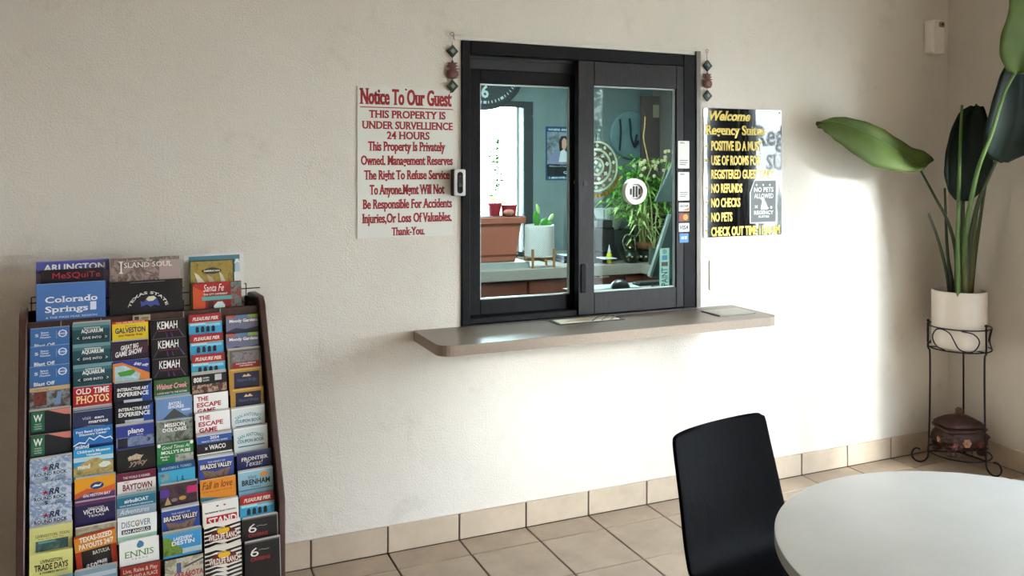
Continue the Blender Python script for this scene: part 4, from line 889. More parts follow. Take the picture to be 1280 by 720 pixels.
# top edge of every brochure as seen (picture y at its left edge)
TY = [[411,434,459,486,515,545,576,606,635,662,695,727],[405,431,457,484,512,537,563,600,630,660,672,716],[403,428,452,480,505,533,563,593,621,648,679,709],
 [400,424,449,476,500,527,556,582,608,638,668,702],[394,419,444,468,494,518,545,573,601,630,656,686],[395,418,438,462,487,512,537,567,591,621,650,680]]
LX = [[38,37.5,37,37,37,37,37,37,37,37,37,36.5],[90.5,91,91.5,91.5,91.5,91.5,92,93.5,93.5,94.5,92,93],[140,139.5,141,143,144.5,145,146,146.5,146,147,149,150.5],
 [188,189,190.5,192.5,195,195.5,196,197.5,200,202,204,206],[235.5,237,239,240,242,244,246,248,250,253,255,256],[282.5,282.5,284.5,286,288,289,292,296,298,299.5,303,305.5]]
colname = ['leftmost', 'second', 'third', 'fourth', 'fifth', 'rightmost']
rowname = ['top', 'second', 'third', 'fourth', 'fifth', 'sixth', 'seventh', 'eighth', 'ninth', 'tenth', 'eleventh', 'twelfth']
extras = {(0,4),(1,0),(1,4),(2,1),(2,3),(2,8),(3,4),(3,9),(3,10),(4,3),(4,5),(4,6),(4,7),(4,9),(5,2),(5,5),(5,6),(5,8),(5,10),(5,11),(0,9),(1,7),(1,8),(2,5),(3,8),(0,6),(1,11)}
proto = {}
SPARE = B().box((0, 0, 0), (CW, .0012, CH)).mesh('spare_brochure')
lean = R(7)
rnd = random.Random(5)
for c in range(6):
    for r in range(12):
        d = COLS[c][r]; look, bg, rects, texts = DS[d]
        # solve the drop along the face from the seen top edge
        lo, hi = -.05, .9
        for _ in range(30):
            tt = (lo+hi)/2
            if rk(LX[c][r], TY[c][r], -SL*tt)[1] < ZTOP-tt: lo = tt
            else: hi = tt
        y = -SL*tt; x, z = rk(LX[c][r], TY[c][r], y)
        x = max(x, -.008); x = min(x, .758-CW)
        lab = '%s, %s column of the rack, %s from the top' % (look, colname[c], rowname[r])
        if r == 0: lab = '%s, %s column of the rack, top row' % (look, colname[c])
        if len(lab.split()) > 16: lab = '%s, %s rack column, %s row' % (look, colname[c], rowname[r])
        if d in proto: t = copy_tree(proto[d])
        else:
            t = thing('brochure', lab, 'brochure'); card(t, CW, CH, .0012, bg, rects, texts, U, seed=len(proto)); proto[d] = t
        tag(t, lab, 'brochure', 'brochures in the display rack')
        t.matrix_basis = Matrix.Identity(4)
        tilt = R(rnd.uniform(-.6, .6))
        if d == 'sized': tilt = R(5)
        def put(o, dy, dz, dx=0):
            Mx = RM @ Matrix.Translation((x+dx, y+dy, z+dz)) @ Matrix.Rotation(-lean, 4, 'X') @ Matrix.Rotation(-tilt, 4, 'Y') @ Matrix.Translation((0, 0, -CH))
            o.location = Mx.to_translation(); o.rotation_euler = Mx.to_euler()
        put(t, 0, 0)
        if (c, r) in extras:
            for k in range(2):
                s = link('brochure', SPARE, mat('#b5b2ad', .5))
                wh_ = ('nearer', 'rearmost')[k]
                tag(s, '%s spare behind the brochure in the %s rack column, %s row' % (wh_, colname[c], rowname[r]), 'brochure', 'spare brochures in the display rack')
                put(s, .0028+.0028*k, .0022*(k+1), rnd.uniform(-.0015, .003))
# magazines
def mag(pl, py, pr_, yl, look, bg, rects, texts, lab, seed, unit=.12, h=.27):
    x0, zt = rk(pl, py, yl); x1, _ = rk(pr_, py, yl); wd = x1-x0
    h = min(h, .30); lz = 3
    t = thing('magazine', lab, 'magazine', group='magazines above the brochure rack')
    card(t, wd, h, .003, bg, rects, texts, unit, seed=seed)
    Mx = RM @ Matrix.Translation((x0, yl, zt)) @ Matrix.Rotation(-R(4), 4, 'X') @ Matrix.Translation((0, 0, -h))
    t.location = Mx.to_translation(); t.rotation_euler = Mx.to_euler(); return t
mag(45, 327, 136.5, .122, '', '#4b4f9c', [(0,0,1,.03,'#8a8cc0'),(0,.35,1,.7,'#7a6f9c')], [('ARLINGTON',.52,.30,.18,.84,W_,'B')], 'purple-blue magazine with large white capitals, behind the two at far left', 40)
mag(51, 338, 130, .088, '', '#1d1620', [(0,0,1,.02,'#3a2c3a')], [('MeSQuiTe',.56,.27,.17,.76,'#c2324a','s')], 'black magazine with red hand-drawn lettering, between the blue ones', 41)
mag(45.5, 355.5, 132, .053, '', '#4a74b5', [(0,0,1,.01,'#9fb5d8'),(.77,.60,.86,.84,'#dfe6f2')], [('Colorado',.5,.56,.17,.76,W_,'F'),('Springs',.43,.84,.17,.62,W_,'F'),('& THE PIKES PEAK REGION',.5,1.02,.055,.74,'#cfdaf0','b')], 'blue magazine with white slab lettering, front left above the rack', 42)
mag(138, 323.5, 224, .088, '', ['#7a635c','#a38d86','#5c4a46','#bba8a2'], [(.7,.1,1,.9,'#a9938f')], [('WELCOME TO THE',.35,.13,.05,.5,'#d8ccc8','s'),('I',.15,.47,.36,.05,W_,'f'),('SLAND SOUL',.54,.30,.15,.7,W_,'f')], 'brown-grey photo magazine with white serif title', 43)
mag(137, 353, 228, .053, '', '#0c0c12', [(.27,.045,.75,.06,'#8a8a92')], [('TEXAS STATE',.52,.42,.075,.66,W_,'B',.062),('\u2022',.28,.66,.08,.02,W_,'B'),('\u2022',.76,.66,.08,.02,W_,'B')], 'black magazine with arched white letters and a blue animal', 44)
def bobcat():
    x0, zt = rk(137, 353, .053); x1, _ = rk(228, 353, .053); wd = x1-x0
    t = [o for o in C.objects if o.name.startswith('magazine') and 'arched' in o.get('label', '')][0]
    u = .12; h = .27
    P = lambda L: [(a*wd, h-b_*u) for a, b_ in L]
    B().add([(p[0], -.0009, p[1]) for p in P([(.42,.80),(.41,.62),(.46,.66),(.5,.52),(.6,.5),(.64,.58),(.66,.68),(.68,.8),(.6,.76),(.55,.82),(.5,.74)])], [tuple(range(11))]).done('printed_panel', ink('#3f4fa0'), t, world=False)
    B().add([(p[0], -.0011, p[1]) for p in P([(.49,.58),(.52,.5),(.6,.49),(.63,.56),(.58,.64),(.52,.64)])], [tuple(range(6))]).done('printed_panel', ink('#e3dcc0'), t, world=False)
bobcat()
mag(229.5, 319, 304.5, .122, '', '#d9d8d6', [(.08,.06,.93,.62,'#4f7f92'),(.85,.2,.93,.62,'#b5c0c6')], [('A',.885,.33,.13,.1,W_,'B')], 'white-bordered teal magazine at the back of the right pile', 45)
mag(236.5, 326.5, 292.5, .088, '', ['#8a7430','#a58c44','#6f5c26'], [(0,0,1,.03,'#2c4a44'),(0,0,.03,1.4,'#2c4a44'),(.97,0,1,1.4,'#2c4a44'),([(.3,.36),(.36,.27),(.5,.23),(.64,.27),(.7,.36),(.64,.42),(.5,.45),(.36,.42)],'#3a3c40'),(.28,.3,.7,.38,'#1f1c1c'),([(.10,.36),(.2,.46),(.34,.7),(.18,.7)],'#d9cfc2'),([(.38,.44),(.5,.56),(.56,.7),(.44,.7)],'#b5a08c'),([(.66,.38),(.74,.5),(.8,.7),(.7,.7)],'#d9cfc2')], [('AMERICAN',.49,.365,.05,.36,W_,'B')], 'olive-gold magazine with three feathers and a dark oval badge', 46)
mag(241, 354.5, 301.5, .053, '', '#8c1f1c', [([(0,.08),(0,1.4),(.25,1.4),(.25,.3)],'#c8502a'),([(0,.04),(.75,.0),(.62,.3),(.25,.3)],'#b51f22'),(.78,.02,1,1.4,['#2c4a50','#8a3a30','#5c8a8c','#3a2c30']),(.18,.44,.8,.56,'#5fa6a8'),(.3,.6,.42,1.4,'#3a1414'),([(.42,.75),(.5,.62),(.6,.62),(.66,.75),(.62,.95),(.46,.95)],'#c9dde0')], [('Santa Fe',.42,.28,.22,.42,W_,'i'),('THE CITY DIFFERENT',.46,.40,.055,.5,W_,'b')], 'red and orange magazine with white script, front right above the rack', 47)
x0, z0 = rk(166, 400.5, .004); x1, z1 = rk(188, 393, .004)
t = thing('name_tag', 'small cream tag clipped on the top board of the rack', 'tag', RM @ Vector((x0, .004, z0)), RA)
B().box((x0, .004, z0-.004), (x1, .008, z1)).xf(RM).done('tag_card', mat('#a8a084', .5), t)
B().box((x0+.006, .0035, z0+.001), (x0+.02, .004, z1-.004)).xf(RM).done('dark_mark', mat('#2c2c28', .5), t)
B().box((x0+.028, .0035, z0+.002), (x1-.006, .004, z1-.007)).xf(RM).done('printed_line', mat('#77755f', .5), t)
# ------------------------------------------------------------------ inside the office
cab = mat('#6a3626', .45, var=.25, vs=3, stretch=(1, 1, .25), name='cabinet_wood')
lam = mat('#a39d94', .3, var=.06, vs=30, name='office_laminate', coat=.2)
OFY = 2.35; RX = at(795, 325, OFY).x+.05; CT = .90
t = thing('office_counter', 'grey laminate L-shaped counter on brown cabinets along the office walls', 'counter', (2.2, OFY, 0))
b = B().box((OXL+.001, OFY, CT-.085), (OXR-.001, OY-.022, CT)).box((RX, .9, CT-.085), (OXR-.001, OFY, CT)); b.done('worktop', lam, t, bevel=.004)
B().box((OXL+.001, OFY+.04, .08), (OXR-.001, OY-.022, CT-.086)).done('carcass', mat('#4c2519', .5), t)
B().box((RX+.04, .92, .08), (OXR-.01, OFY+.04, CT-.086)).done('carcass', mat('#4c2519', .5), t)
dx = [at(p, 350, OFY).x for p in (560, 661.5, 740)]
wpan = dx[1]-dx[0]
for k in range(-1, 5):
    xa = dx[1]+(.88)*(k-1)+.012; xb = xa+.88-.024
    xa = max(xa, OXL+.01); xb = min(xb, RX+.03)
    if xb-xa < .1: continue
    d_ = B().box((xa, OFY+.02, .12), (xb, OFY+.038, CT-.10)).done('cabinet_door', cab, t, bevel=.003)
    if k == 2: hx = at(756, 346, OFY); B().box((hx.x-.04, OFY-.004, hx.z-.006), (hx.x+.04, OFY+.02, hx.z+.006)).done('handle', mat('#c9b99c', .3, metal=.8), d_, bevel=.002)
B().box((RX+.02, .95, .12), (RX+.038, OFY+.0, CT-.10)).done('side_panel', cab, t)
struct(B().box((OXL, OY-.02, CT), (OXR, OY-.001, CT+.06)).done('trim_4', lam))
# interior ledge under the service window
t = thing('office_desk', 'white desk top just inside the service window', 'desk', (2.0, .6, 0))
DT = 1.03
B().box((OX0-.2, .145, DT-.03), (3.3, .36, DT)).done('desk_top', mat('#b5bcbc', .4), t, bevel=.003)
B().box((at(737, 360, .45).x, .36, DT-.03), (3.3, .57, DT)).done('desk_wing', mat('#b5bcbc', .4), t)
B().box((OX0-.2, .145, .0), (3.3, .17, DT-.031)).done('modesty_panel', mat('#6a6f70', .6), t)
def onb(px, py, Y, z=None): p = at(px, py, Y); return Vector((p.x, Y, z if z is not None else p.z))
# terracotta trough
y0 = 2.62
a = at(556, 271, y0); d = at(650, 271, y0); zb = CT+.045
t = thing('plant_trough', 'terracotta plastic planter trough on the office window ledge', 'planter', ((a.x+d.x)/2, y0, zb))
xc = (a.x+d.x)/2; hw = (d.x-a.x)/2; zt = at(640, 271, y0-.1).z
def trough(hw0, hd0, z0, hw1, hd1, z1):
    return B().add([(xc-hw0, y0-hd0, z0), (xc+hw0, y0-hd0, z0), (xc+hw0, y0+hd0, z0), (xc-hw0, y0+hd0, z0), (xc-hw1, y0-hd1, z1), (xc+hw1, y0-hd1, z1), (xc+hw1, y0+hd1, z1), (xc-hw1, y0+hd1, z1)], [(0,3,2,1), (4,5,6,7), (0,1,5,4), (1,2,6,5), (2,3,7,6), (3,0,4,7)])
ter = mat('#a5604c', .55, var=.08, vs=8)
hh = zt-zb
trough(hw-.075, .085, zb, hw-.035, .11, zt-.05).done('body', ter, t, bevel=.008)
trough(hw-.005, .125, zt-.055, hw, .13, zt).done('rim', ter, t, bevel=.006)
trough(hw-.058, .097, zb+.055, hw-.056, .0985, zb+.062).done('moulding', mat('#8c4c3c', .55), t)
B().box((xc-hw+.02, y0-.11, zt-.001), (xc+hw-.02, y0+.11, zt+.004)).done('soil', mat('#33241c', .95, var=.4, vs=40), t)
B().box((a.x+.02, y0-.15, CT), (d.x+.015, y0+.17, CT+.043)).done('ledge_board', mat('#9fa8a5', .5), t)
# red pots
def blades(b, base, n, L, wd, spread, rnd, up=.7, droop=.4):
    for k in range(n):
        a = rnd.uniform(0, 2*math.pi); l = L*rnd.uniform(.6, 1.1); e = rnd.uniform(up-.25, up+.25)
        d = Vector((math.cos(a)*spread, math.sin(a)*spread, e)).normalized(); s = Vector((-math.sin(a), math.cos(a), 0))
        p0 = Vector(base); p1 = p0+d*l*.5; p2 = p0+d*l+Vector((0, 0, -droop*l*.5)); w2 = wd*rnd.uniform(.7, 1.2)
        b.add([p0-s*w2*.2, p0+s*w2*.2, p1+s*w2*.5+Vector((0, 0, .3*w2)), p1, p1-s*w2*.5+Vector((0, 0, .3*w2)), p2], [(0, 1, 2, 3), (0, 3, 4), (3, 2, 5), (4, 3, 5)])
    return b
rnd = random.Random(11)
redp = mat('#9c2433', .45)
p = onb(618, 271, y0+.0, zt+.005)
t = thing('seedling_pot', 'small red pot with a leggy seedling on the terracotta trough', 'pot', p)
B().lathe([(.042, 0), (.055, .085), (.060, .087), (.060, .105), (.05, .105)], p, 24).done('pot_shell', redp, t, smooth=True)
st_ = [p+Vector((0, 0, .1)), p+Vector((.005, 0, .2)), p+Vector((.03, 0, .33)), p+Vector((.02, 0, .48)), p+Vector((.035, 0, .6))]
B().tube(bez(st_, 4), .004, 6).done('stem', mat('#5f8a3a', .6), t)
b = B()
for q in bez(st_, 5)[3:]: blades(b, q, 4, .09, .04, 1, rnd, .2, .2)
b.done('foliage', mat('#5c9a34', .5), t)
p = onb(636, 271, y0-.03, zt+.005)
t = thing('tilted_red_pot', 'small red pot with a pink stone, beside the seedling pot', 'pot', p)
B().lathe([(.055, 0), (.062, .075), (.066, .078), (.066, .09), (.05, .09)], p, 24).done('pot_shell', redp, t, smooth=True)
B().ball(p+Vector((-.03, -.07, .03)), .04, 14, 1.2, .8, .7).done('stone', mat('#b5786a', .7, var=.3, vs=20), t, smooth=True)
# white dimpled pot on a wooden stand with a cactus
yp = 2.47
a = at(657.5, 300, yp); d = at(691, 300, yp); r = (d.x-a.x)/2*.97; p = Vector(((a.x+d.x)/2, yp, CT))
zt_ = at(674, 282, yp-r).z; zb_ = CT+.085
t = thing('dimpled_pot', 'white dimpled round pot in a wooden stand on the office counter', 'pot', p)
b = B(); NR, NC_ = 13, 44; prof_ = []
vs = []; fs = []
for i in range(NR*2+1):
    z = zb_+(zt_-zb_)*i/(NR*2)
    for k in range(NC_*2):
        bump = .004*(math.cos(math.pi*i)*math.cos(math.pi*k)) if 0 < i < NR*2 else 0
        q = math.pi*(k)/NC_; vs.append((p.x+(r+bump)*math.cos(q), p.y+(r+bump)*math.sin(q), z))
for i in range(NR*2):
    for k in range(NC_*2): k2 = (k+1) % (NC_*2); fs.append((i*NC_*2+k, i*NC_*2+k2, (i+1)*NC_*2+k2, (i+1)*NC_*2+k))
B().add(vs, fs).done('pot_wall', mat('#e4e6e4', .5), t)
B().lathe([(.02, zb_), (r-.002, zb_), (r-.002, zb_+.01)], (p.x, p.y, 0), 40, cap=False).done('pot_base', mat('#dcdedc', .5), t)
B().lathe([(r-.002, zt_-.02), (r-.01, zt_-.015), (.02, zt_-.012)], (p.x, p.y, 0), 40).done('soil', mat('#2d241c', .9), t)
wst = mat('#a3794a', .5, var=.2, vs=10)
for k in range(4): q = R(40+90*k); B().tube([p+Vector(((r+.012)*math.cos(q), (r+.012)*math.sin(q), 0)), p+Vector(((r+.012)*math.cos(q), (r+.012)*math.sin(q), .15))], .011, 8).done('stand_leg', wst, t)
B().box((p.x-r, p.y-.012, CT+.05), (p.x+r, p.y+.012, CT+.075)).box((p.x-.012, p.y-r, CT+.05), (p.x+.012, p.y+r, CT+.075)).done('stand_bar', wst, t)
t = thing('potted_cactus', 'green paddle cactus growing in the white dimpled pot', 'cactus', (p.x, p.y, zt_-.012))
def pad(x, z, w_, h, rot, m):
    B().ball((0, 0, h/2), 1, 16, w_/2, .012, h/2).xf(Matrix.Translation((p.x+x, p.y, zt_-.03+z)) @ Matrix.Rotation(R(rot), 4, 'Y')).done('pad', m, t, smooth=True)
g1 = mat('#3f8a2c', .45, var=.2, vs=14); g2 = mat('#a3c86a', .45)
pad(-.02, 0, .06, .14, -6, g1); pad(.02, 0, .07, .09, 30, g1); pad(.04, 0, .05, .08, 60, g1); pad(-.005, .115, .028, .085, -14, g2); pad(.085, .055, .03, .07, 34, g2)
# clock
cc = at(604.5, 82, OY-.02); rc = (at(654, 82, OY).x-cc.x)*1.0
t = thing('wall_clock', 'large round dark wall clock above the office window', 'clock', (cc.x, OY, cc.z-rc))
def disc_at(r0, ya, yb, nm, m): return B().prism(circ(cc.x, cc.z, r0, 64), ya, yb).done(nm, m, t, bevel=.004)
disc_at(rc, OY-.045, OY-.001, 'case', mat('#1d2528', .35)); disc_at(rc*.90, OY-.05, OY-.0451, 'face', mat('#26333a', .5))
b = B()
for k in range(60):
    a = R(6*k); r0, r1 = (.80, .86); q = .004 if k % 5 else .014
    c_, s_ = math.sin(a), math.cos(a)
    b.add([(cc.x+rc*r0*c_-q*s_, OY-.051, cc.z+rc*r0*s_+q*c_), (cc.x+rc*r0*c_+q*s_, OY-.051, cc.z+rc*r0*s_-q*c_), (cc.x+rc*r1*c_+q*s_, OY-.051, cc.z+rc*r1*s_-q*c_), (cc.x+rc*r1*c_-q*s_, OY-.051, cc.z+rc*r1*s_+q*c_)], [(0,1,2,3)])
for k in (3, 6, 9, 12):
    a = R(30*k); put_text(b, str(k), cc.x+rc*.60*math.sin(a), cc.z+rc*.60*math.cos(a)-rc*.12, rc*.26, None, 'B', OY-.0512)
b.done('numerals', mat('#c3cfd1', .5), t)
B().tube([(cc.x, OY-.056, cc.z), (cc.x+rc*.36, OY-.056, cc.z+rc*.2)], .006, 6).tube([(cc.x, OY-.058, cc.z), (cc.x-rc*.1, OY-.058, cc.z+rc*.6)], .005, 6).done('hand', mat('#c3cfd1', .5), t)
# poster
a = at(682, 158, OY-.002); d = at(722, 225, OY-.002)
x0, x1, z1, z0 = a.x, d.x, a.z, d.z; wd = x1-x0; h = z1-z0
t = thing('office_poster', 'blue-bordered poster of a seated dark-haired person on the office wall', 'poster', ((x0+x1)/2, OY, z0))
B().box((x0, OY-.004, z0), (x1, OY-.001, z1)).done('sheet', mat('#1f4a70', .3), t)
y = OY-.005
def P2(L, c, nm, yy): return flat(B(), [(x0+u*wd, z0+v*h) for u, v in L], yy).done(nm, mat(c, .4) if isinstance(c, str) else photo(c, 8, 3), t)
P2([(.04, .08), (.96, .08), (.96, .9), (.04, .9)], ['#4c5a66', '#8a98a3', '#39444c'], 'photo_ground', y)
P2([(.04, .08), (.96, .08), (.96, .3), (.04, .3)], '#141b26', 'caption_band', y-.0003)
P2([(.42, .56), (.40, .72), (.48, .82), (.62, .83), (.70, .74), (.72, .6), (.66, .5), (.5, .5)], '#1a1514', 'hair', y-.0005)
P2([(.06, .32), (.14, .46), (.38, .58), (.5, .56), (.66, .5), (.88, .4), (.94, .3), (.5, .29)], '#7f83a3', 'jacket', y-.0004)
P2([(.40, .34), (.46, .54), (.56, .58), (.66, .52), (.7, .34)], '#c9d3dc', 'shirt', y-.0007)
P2([(.5, .62), (.5, .74), (.56, .79), (.64, .76), (.66, .66), (.6, .57), (.54, .57)], '#c99a8a', 'face', y-.0009)
b = B(); put_text(b, 'WHERE ARE YOU', (x0+x1)/2, z0+h*.925, h*.035, wd*.86, 'B', y-.001); put_text(b, 'Where it all begins, here', (x0+x1)/2, z0+h*.25, h*.025, wd*.8, 's', y-.001)
put_text(b, 'Quit', (x0+x1)/2+wd*.2, z0+h*.12, h*.045, wd*.3, 'B', y-.001); put_text(b, '1-800-WE-CAN', (x0+x1)/2, z0+h*.03, h*.03, wd*.8, 'B', y-.001)
b.done('lettering', mat('#cfe2ea', .5), t)
# dark things on the counter beside the poster
a = at(695, 300, 2.75)
t = thing('dark_tray', 'dark flat tray of papers on the office counter beside the pot', 'tray', (a.x+.12, 2.75, CT))
B().box((a.x, 2.6, CT), (a.x+.2, 2.9, CT+.03)).done('tray_base', mat('#14181d', .5), t, bevel=.004)
B().box((a.x+.02, 2.64, CT+.03), (a.x+.18, 2.86, CT+.055)).done('folder', mat('#1d2833', .5), t)
B().box((a.x+.03, 2.63, CT+.055), (a.x+.16, 2.8, CT+.058)).done('paper_sheet', mat('#b9c6c9', .5), t)
a = at(690, 310, 2.5)
# printer
a = at(738, 312, 2.62); d = at(768, 268, 2.62)
t = thing('printer', 'black office printer with a sheet in its tray, behind the right sash', 'printer', ((a.x+d.x)/2-.1, 2.62, CT))
x0, x1 = a.x-.06, d.x-.09
B().box((x0, 2.46, CT+.10), (x1, 2.92, CT+.30)).done('printer_body', mat('#1b1e21', .45), t, bevel=.015)
B().box((x0, 2.5, CT), (x1, 2.92, CT+.095)).done('printer_base', mat('#17191b', .5), t, bevel=.006)
B().box((x0+.03, 2.44, CT+.295), (x1-.03, 2.9, CT+.36)).done('scanner_lid', mat('#2c3134', .4), t, bevel=.01)
B().box((x0+.05, 2.36, CT+.045), (x1-.04, 2.6, CT+.052)).done('paper_sheet', mat('#d5dcdd', .5), t)
# grey box with a white fluted planter
a = at(776, 318, 2.66); 
t = thing('grey_bin', 'plain grey box standing on the office counter behind the glue bottle', 'box', (a.x, 2.7, CT))
B().lathe([(.12, CT), (.13, CT+.02), (.13, CT+.25), (.122, CT+.255), (.122, CT+.03)], (a.x, 2.74, 0), 28, .35).done('bin_shell', mat('#4f565a', .6), t, smooth=True)
a2 = at(768, 290, 2.66)
t = thing('fluted_shade', 'white pleated shade widening upward, resting on the grey box', 'shade', (a2.x, 2.74, CT+.256))
vs = []; fs = []; n = 60
for i, (rr_, zz) in enumerate(((.07, CT+.257), (.10, CT+.33), (.15, CT+.44), (.154, CT+.44), (.104, CT+.33), (.074, CT+.26))):
    for k in range(n): q = 2*math.pi*k/n; f_ = 1+.06*(k % 2); vs.append((a2.x+rr_*f_*math.cos(q), 2.74+rr_*f_*math.sin(q)*.8, zz))
for i in range(5):
    for k in range(n): fs.append((i*n+k, i*n+(k+1) % n, (i+1)*n+(k+1) % n, (i+1)*n+k))
B().add(vs, fs).done('pleated_wall', mat('#cdd6d6', .6), t)
# glue bottle
a = at(761.5, 317, 2.45)
t = thing('glue_bottle', 'small yellow bottle with a white nozzle on the office counter', 'bottle', (a.x, 2.45, CT))
B().lathe([(.020, 0), (.022, .01), (.022, .07), (.016, .085), (.012, .09)], (a.x, 2.45, CT), 20).done('bottle_body', mat('#c9c41f', .35), t, smooth=True)
B().lathe([(.013, .091), (.012, .105), (.004, .14), (.003, .155)], (a.x, 2.45, CT), 16).done('nozzle', mat('#e3e6e0', .4), t, smooth=True)
# brass teapot, brass bowl with bamboo
brass = mat('#7f7440', .28, metal=.85, var=.4, vs=20, name='aged_brass'); bg_ = mat('#26352c', .3, metal=.5, var=.5, vs=18)
p = onb(788, 320, 2.42, CT)
t = thing('brass_teapot', 'green-brass teapot with curved handle on the office counter', 'teapot', p)
B().lathe([(.035, 0), (.045, .008), (.070, .035), (.078, .06), (.066, .09), (.040, .108), (.03, .118), (.036, .125)], p, 32).done('pot_body', bg_, t, smooth=True)
B().lathe([(.034, .126), (.028, .14), (.010, .15), (.013, .16), (.004, .168)], p, 20).done('lid', brass, t, smooth=True)
B().tube(bez([p+Vector((-.065, 0, .05)), p+Vector((-.10, 0, .09)), p+Vector((-.115, 0, .125))], 5), [.014]*6+[.010]*5, 10).done('spout', bg_, t, smooth=True)
B().tube(bez([p+Vector((-.045, 0, .1)), p+Vector((-.075, 0, .18)), p+Vector((-.04, 0, .235)), p+Vector((.03, 0, .22)), p+Vector((.045, 0, .16)), p+Vector((.05, 0, .10))], 6), .006, 8).done('handle', mat('#b9c4a8', .25, metal=.8), t, smooth=True)
b = B()
for k in range(10): q = R(36*k); b.ball(p+Vector((.072*math.cos(q), .072*math.sin(q), .055)), .012, 8)
b.done('embossed_band', brass, t, smooth=True)
p = onb(807, 322, 2.44, CT)
t = thing('brass_bowl', 'patterned brass bowl holding the bamboo plant', 'bowl', p)
B().lathe([(.045, 0), (.06, .01), (.085, .05), (.082, .085), (.060, .105), (.058, .11)], p, 32).done('bowl_body', bg_, t, smooth=True)
B().lathe([(.070, .108), (.092, .125), (.096, .15), (.084, .165), (.074, .166), (.07, .15)], p, 32, cap=False).done('copper_collar', mat('#a06a4c', .35, metal=.4, var=.5, vs=25), t, smooth=True)
b = B()
for k in range(12): q = R(30*k); b.ball(p+Vector((.083*math.cos(q), .083*math.sin(q), .05)), .011, 8)
b.done('embossed_band', mat('#c9d0b5', .3, metal=.5), t, smooth=True)
rnd = random.Random(4)
t = thing('bamboo_plant', 'lush green bamboo plant spreading behind the round grille', 'plant', p+Vector((0, 0, .15)))
for k in range(15):
    q = rnd.uniform(0, 6.28); r_ = rnd.uniform(.0, .055); q0 = p+Vector((r_*math.cos(q), r_*math.sin(q), .13)); q1 = q0+Vector((rnd.uniform(-.12, .08), rnd.uniform(-.1, .1), rnd.uniform(.32, .56)))
    b = B().tube([q0, q0.lerp(q1, .5)+Vector((.0, 0, .0)), q1], .006, 7)
    for f_ in (.25, .5, .75): b.ball(q0.lerp(q1, f_), .008, 8, 1, 1, .4)
    b.done('bamboo_stalk', mat('#b9b878', .5, var=.2, vs=20), t, smooth=True)
b = B()
for k in range(150):
    cx_ = min(rnd.gauss(-.05, .16), OXR-.2-p.x); cz_ = max(rnd.gauss(.60, .10), .40)
    blades(b, p+Vector((cx_, rnd.uniform(-.12, .15), cz_)), 4, .19, .026, 1, rnd, .15, .7)
tag(b.done('foliage', mat('#6ba344', .45, var=.35, vs=5), t), kind='stuff')
b = B()
for k in range(40):
    blades(b, p+Vector((min(rnd.gauss(-.05, .18), OXR-.2-p.x), rnd.uniform(-.15, .0), rnd.gauss(.42, .10))), 3, .17, .022, 1, rnd, .1, .9)
tag(b.done('pale_foliage', mat('#a9c477', .5), t), kind='stuff')
# orchid sprays
p = onb(818, 320, 2.2, CT)
t = thing('orchid_spray', 'cream blossoms on thin arching stems by the right sash edge', 'flowers', p)
B().lathe([(.04, 0), (.05, .02), (.045, .12), (.05, .14)], p, 20).done('vase', mat('#3a4a42', .3), t, smooth=True)
for i, P in enumerate(([(818,318),(805,250),(812,215),(824,198)], [(818,318),(822,250),(832,210),(834,186)], [(818,318),(812,240),(800,212),(806,203)])):
    pts = bez([at(a, b_, 2.2) for a, b_ in P], 6)
    B().tube(pts, .004, 6).done('stem', mat('#8a9a5c', .5), t)
    for q in pts[-8:]:
        b = B(); c_ = q+Vector((rnd.uniform(-.05, .05), rnd.uniform(-.04, .04), rnd.uniform(-.04, .04)))
        for k in range(5): a_ = R(72*k); b.ball(c_+Vector((.010*math.cos(a_), 0, .010*math.sin(a_))), .009, 6, 1, .3, 1)
        b.ball(c_+Vector((0, -.006, 0)), .006, 6)
        b.done('blossom', mat('#d6cfa3', .5), t, smooth=True)
t = thing('dried_branch', 'tall bare golden twig rising beside the round teal disc', 'branch', onb(812, 205, 2.3))
B().tube(bez([at(813, 212, 2.3), at(808, 190, 2.3), at(804.5, 172, 2.3), at(806, 158, 2.3), at(806.5, 146, 2.3)], 6), [.006+.0004*(k % 5) for k in range(25)], 7).done('twig', mat('#9c844c', .7, var=.4, vs=40), t, smooth=True)
# solid disc and straps standing in for a reflection, on the back wall
c_ = at(789, 169, OY-.02); rx = at(813, 169, OY).x-c_.x
t = thing('reflection_disc', 'round pale teal disc with dark straps standing in for a reflection', 'plaque', (c_.x, OY, c_.z-rx))
B().prism(circ(c_.x, c_.z, rx, 48), OY-.03, OY-.001).done('disc', mat('#6d8d90', .35, var=.3, vs=5), t, bevel=.01)
for P in ([(775,149),(776,165),(774.5,188)], [(787,148),(788,160),(789,172),(793,184)], [(796,168),(793,183),(798,176)]):
    B().tube(bez([at(a, b_, OY-.045) for a, b_ in P], 5), .010, 8, flat=.5).done('strap', mat('#232f33', .6), t, smooth=True)
t = thing('louvred_panel', 'grey panelled partition at the right of the office wall', 'panel', (4.0, 2.9, CT))
xa = at(802, 200, 2.9).x
B().box((xa, 2.88, CT+.001), (OXR-.001, 2.93, 2.35)).done('leaf_panel', mat('#564b4c', .6, var=.12, vs=3), t, bevel=.005)
B().box((xa, 2.865, 1.52), (OXR-.001, 2.88, 1.56)).done('cross_rail', mat('#494a4c', .6), t)
a = at(817, 131, 2.87); d = at(824, 147, 2.87)
B().box((a.x, 2.872, d.z), (d.x, 2.88, a.z)).done('switch_plate', mat('#9a937f', .5), t)
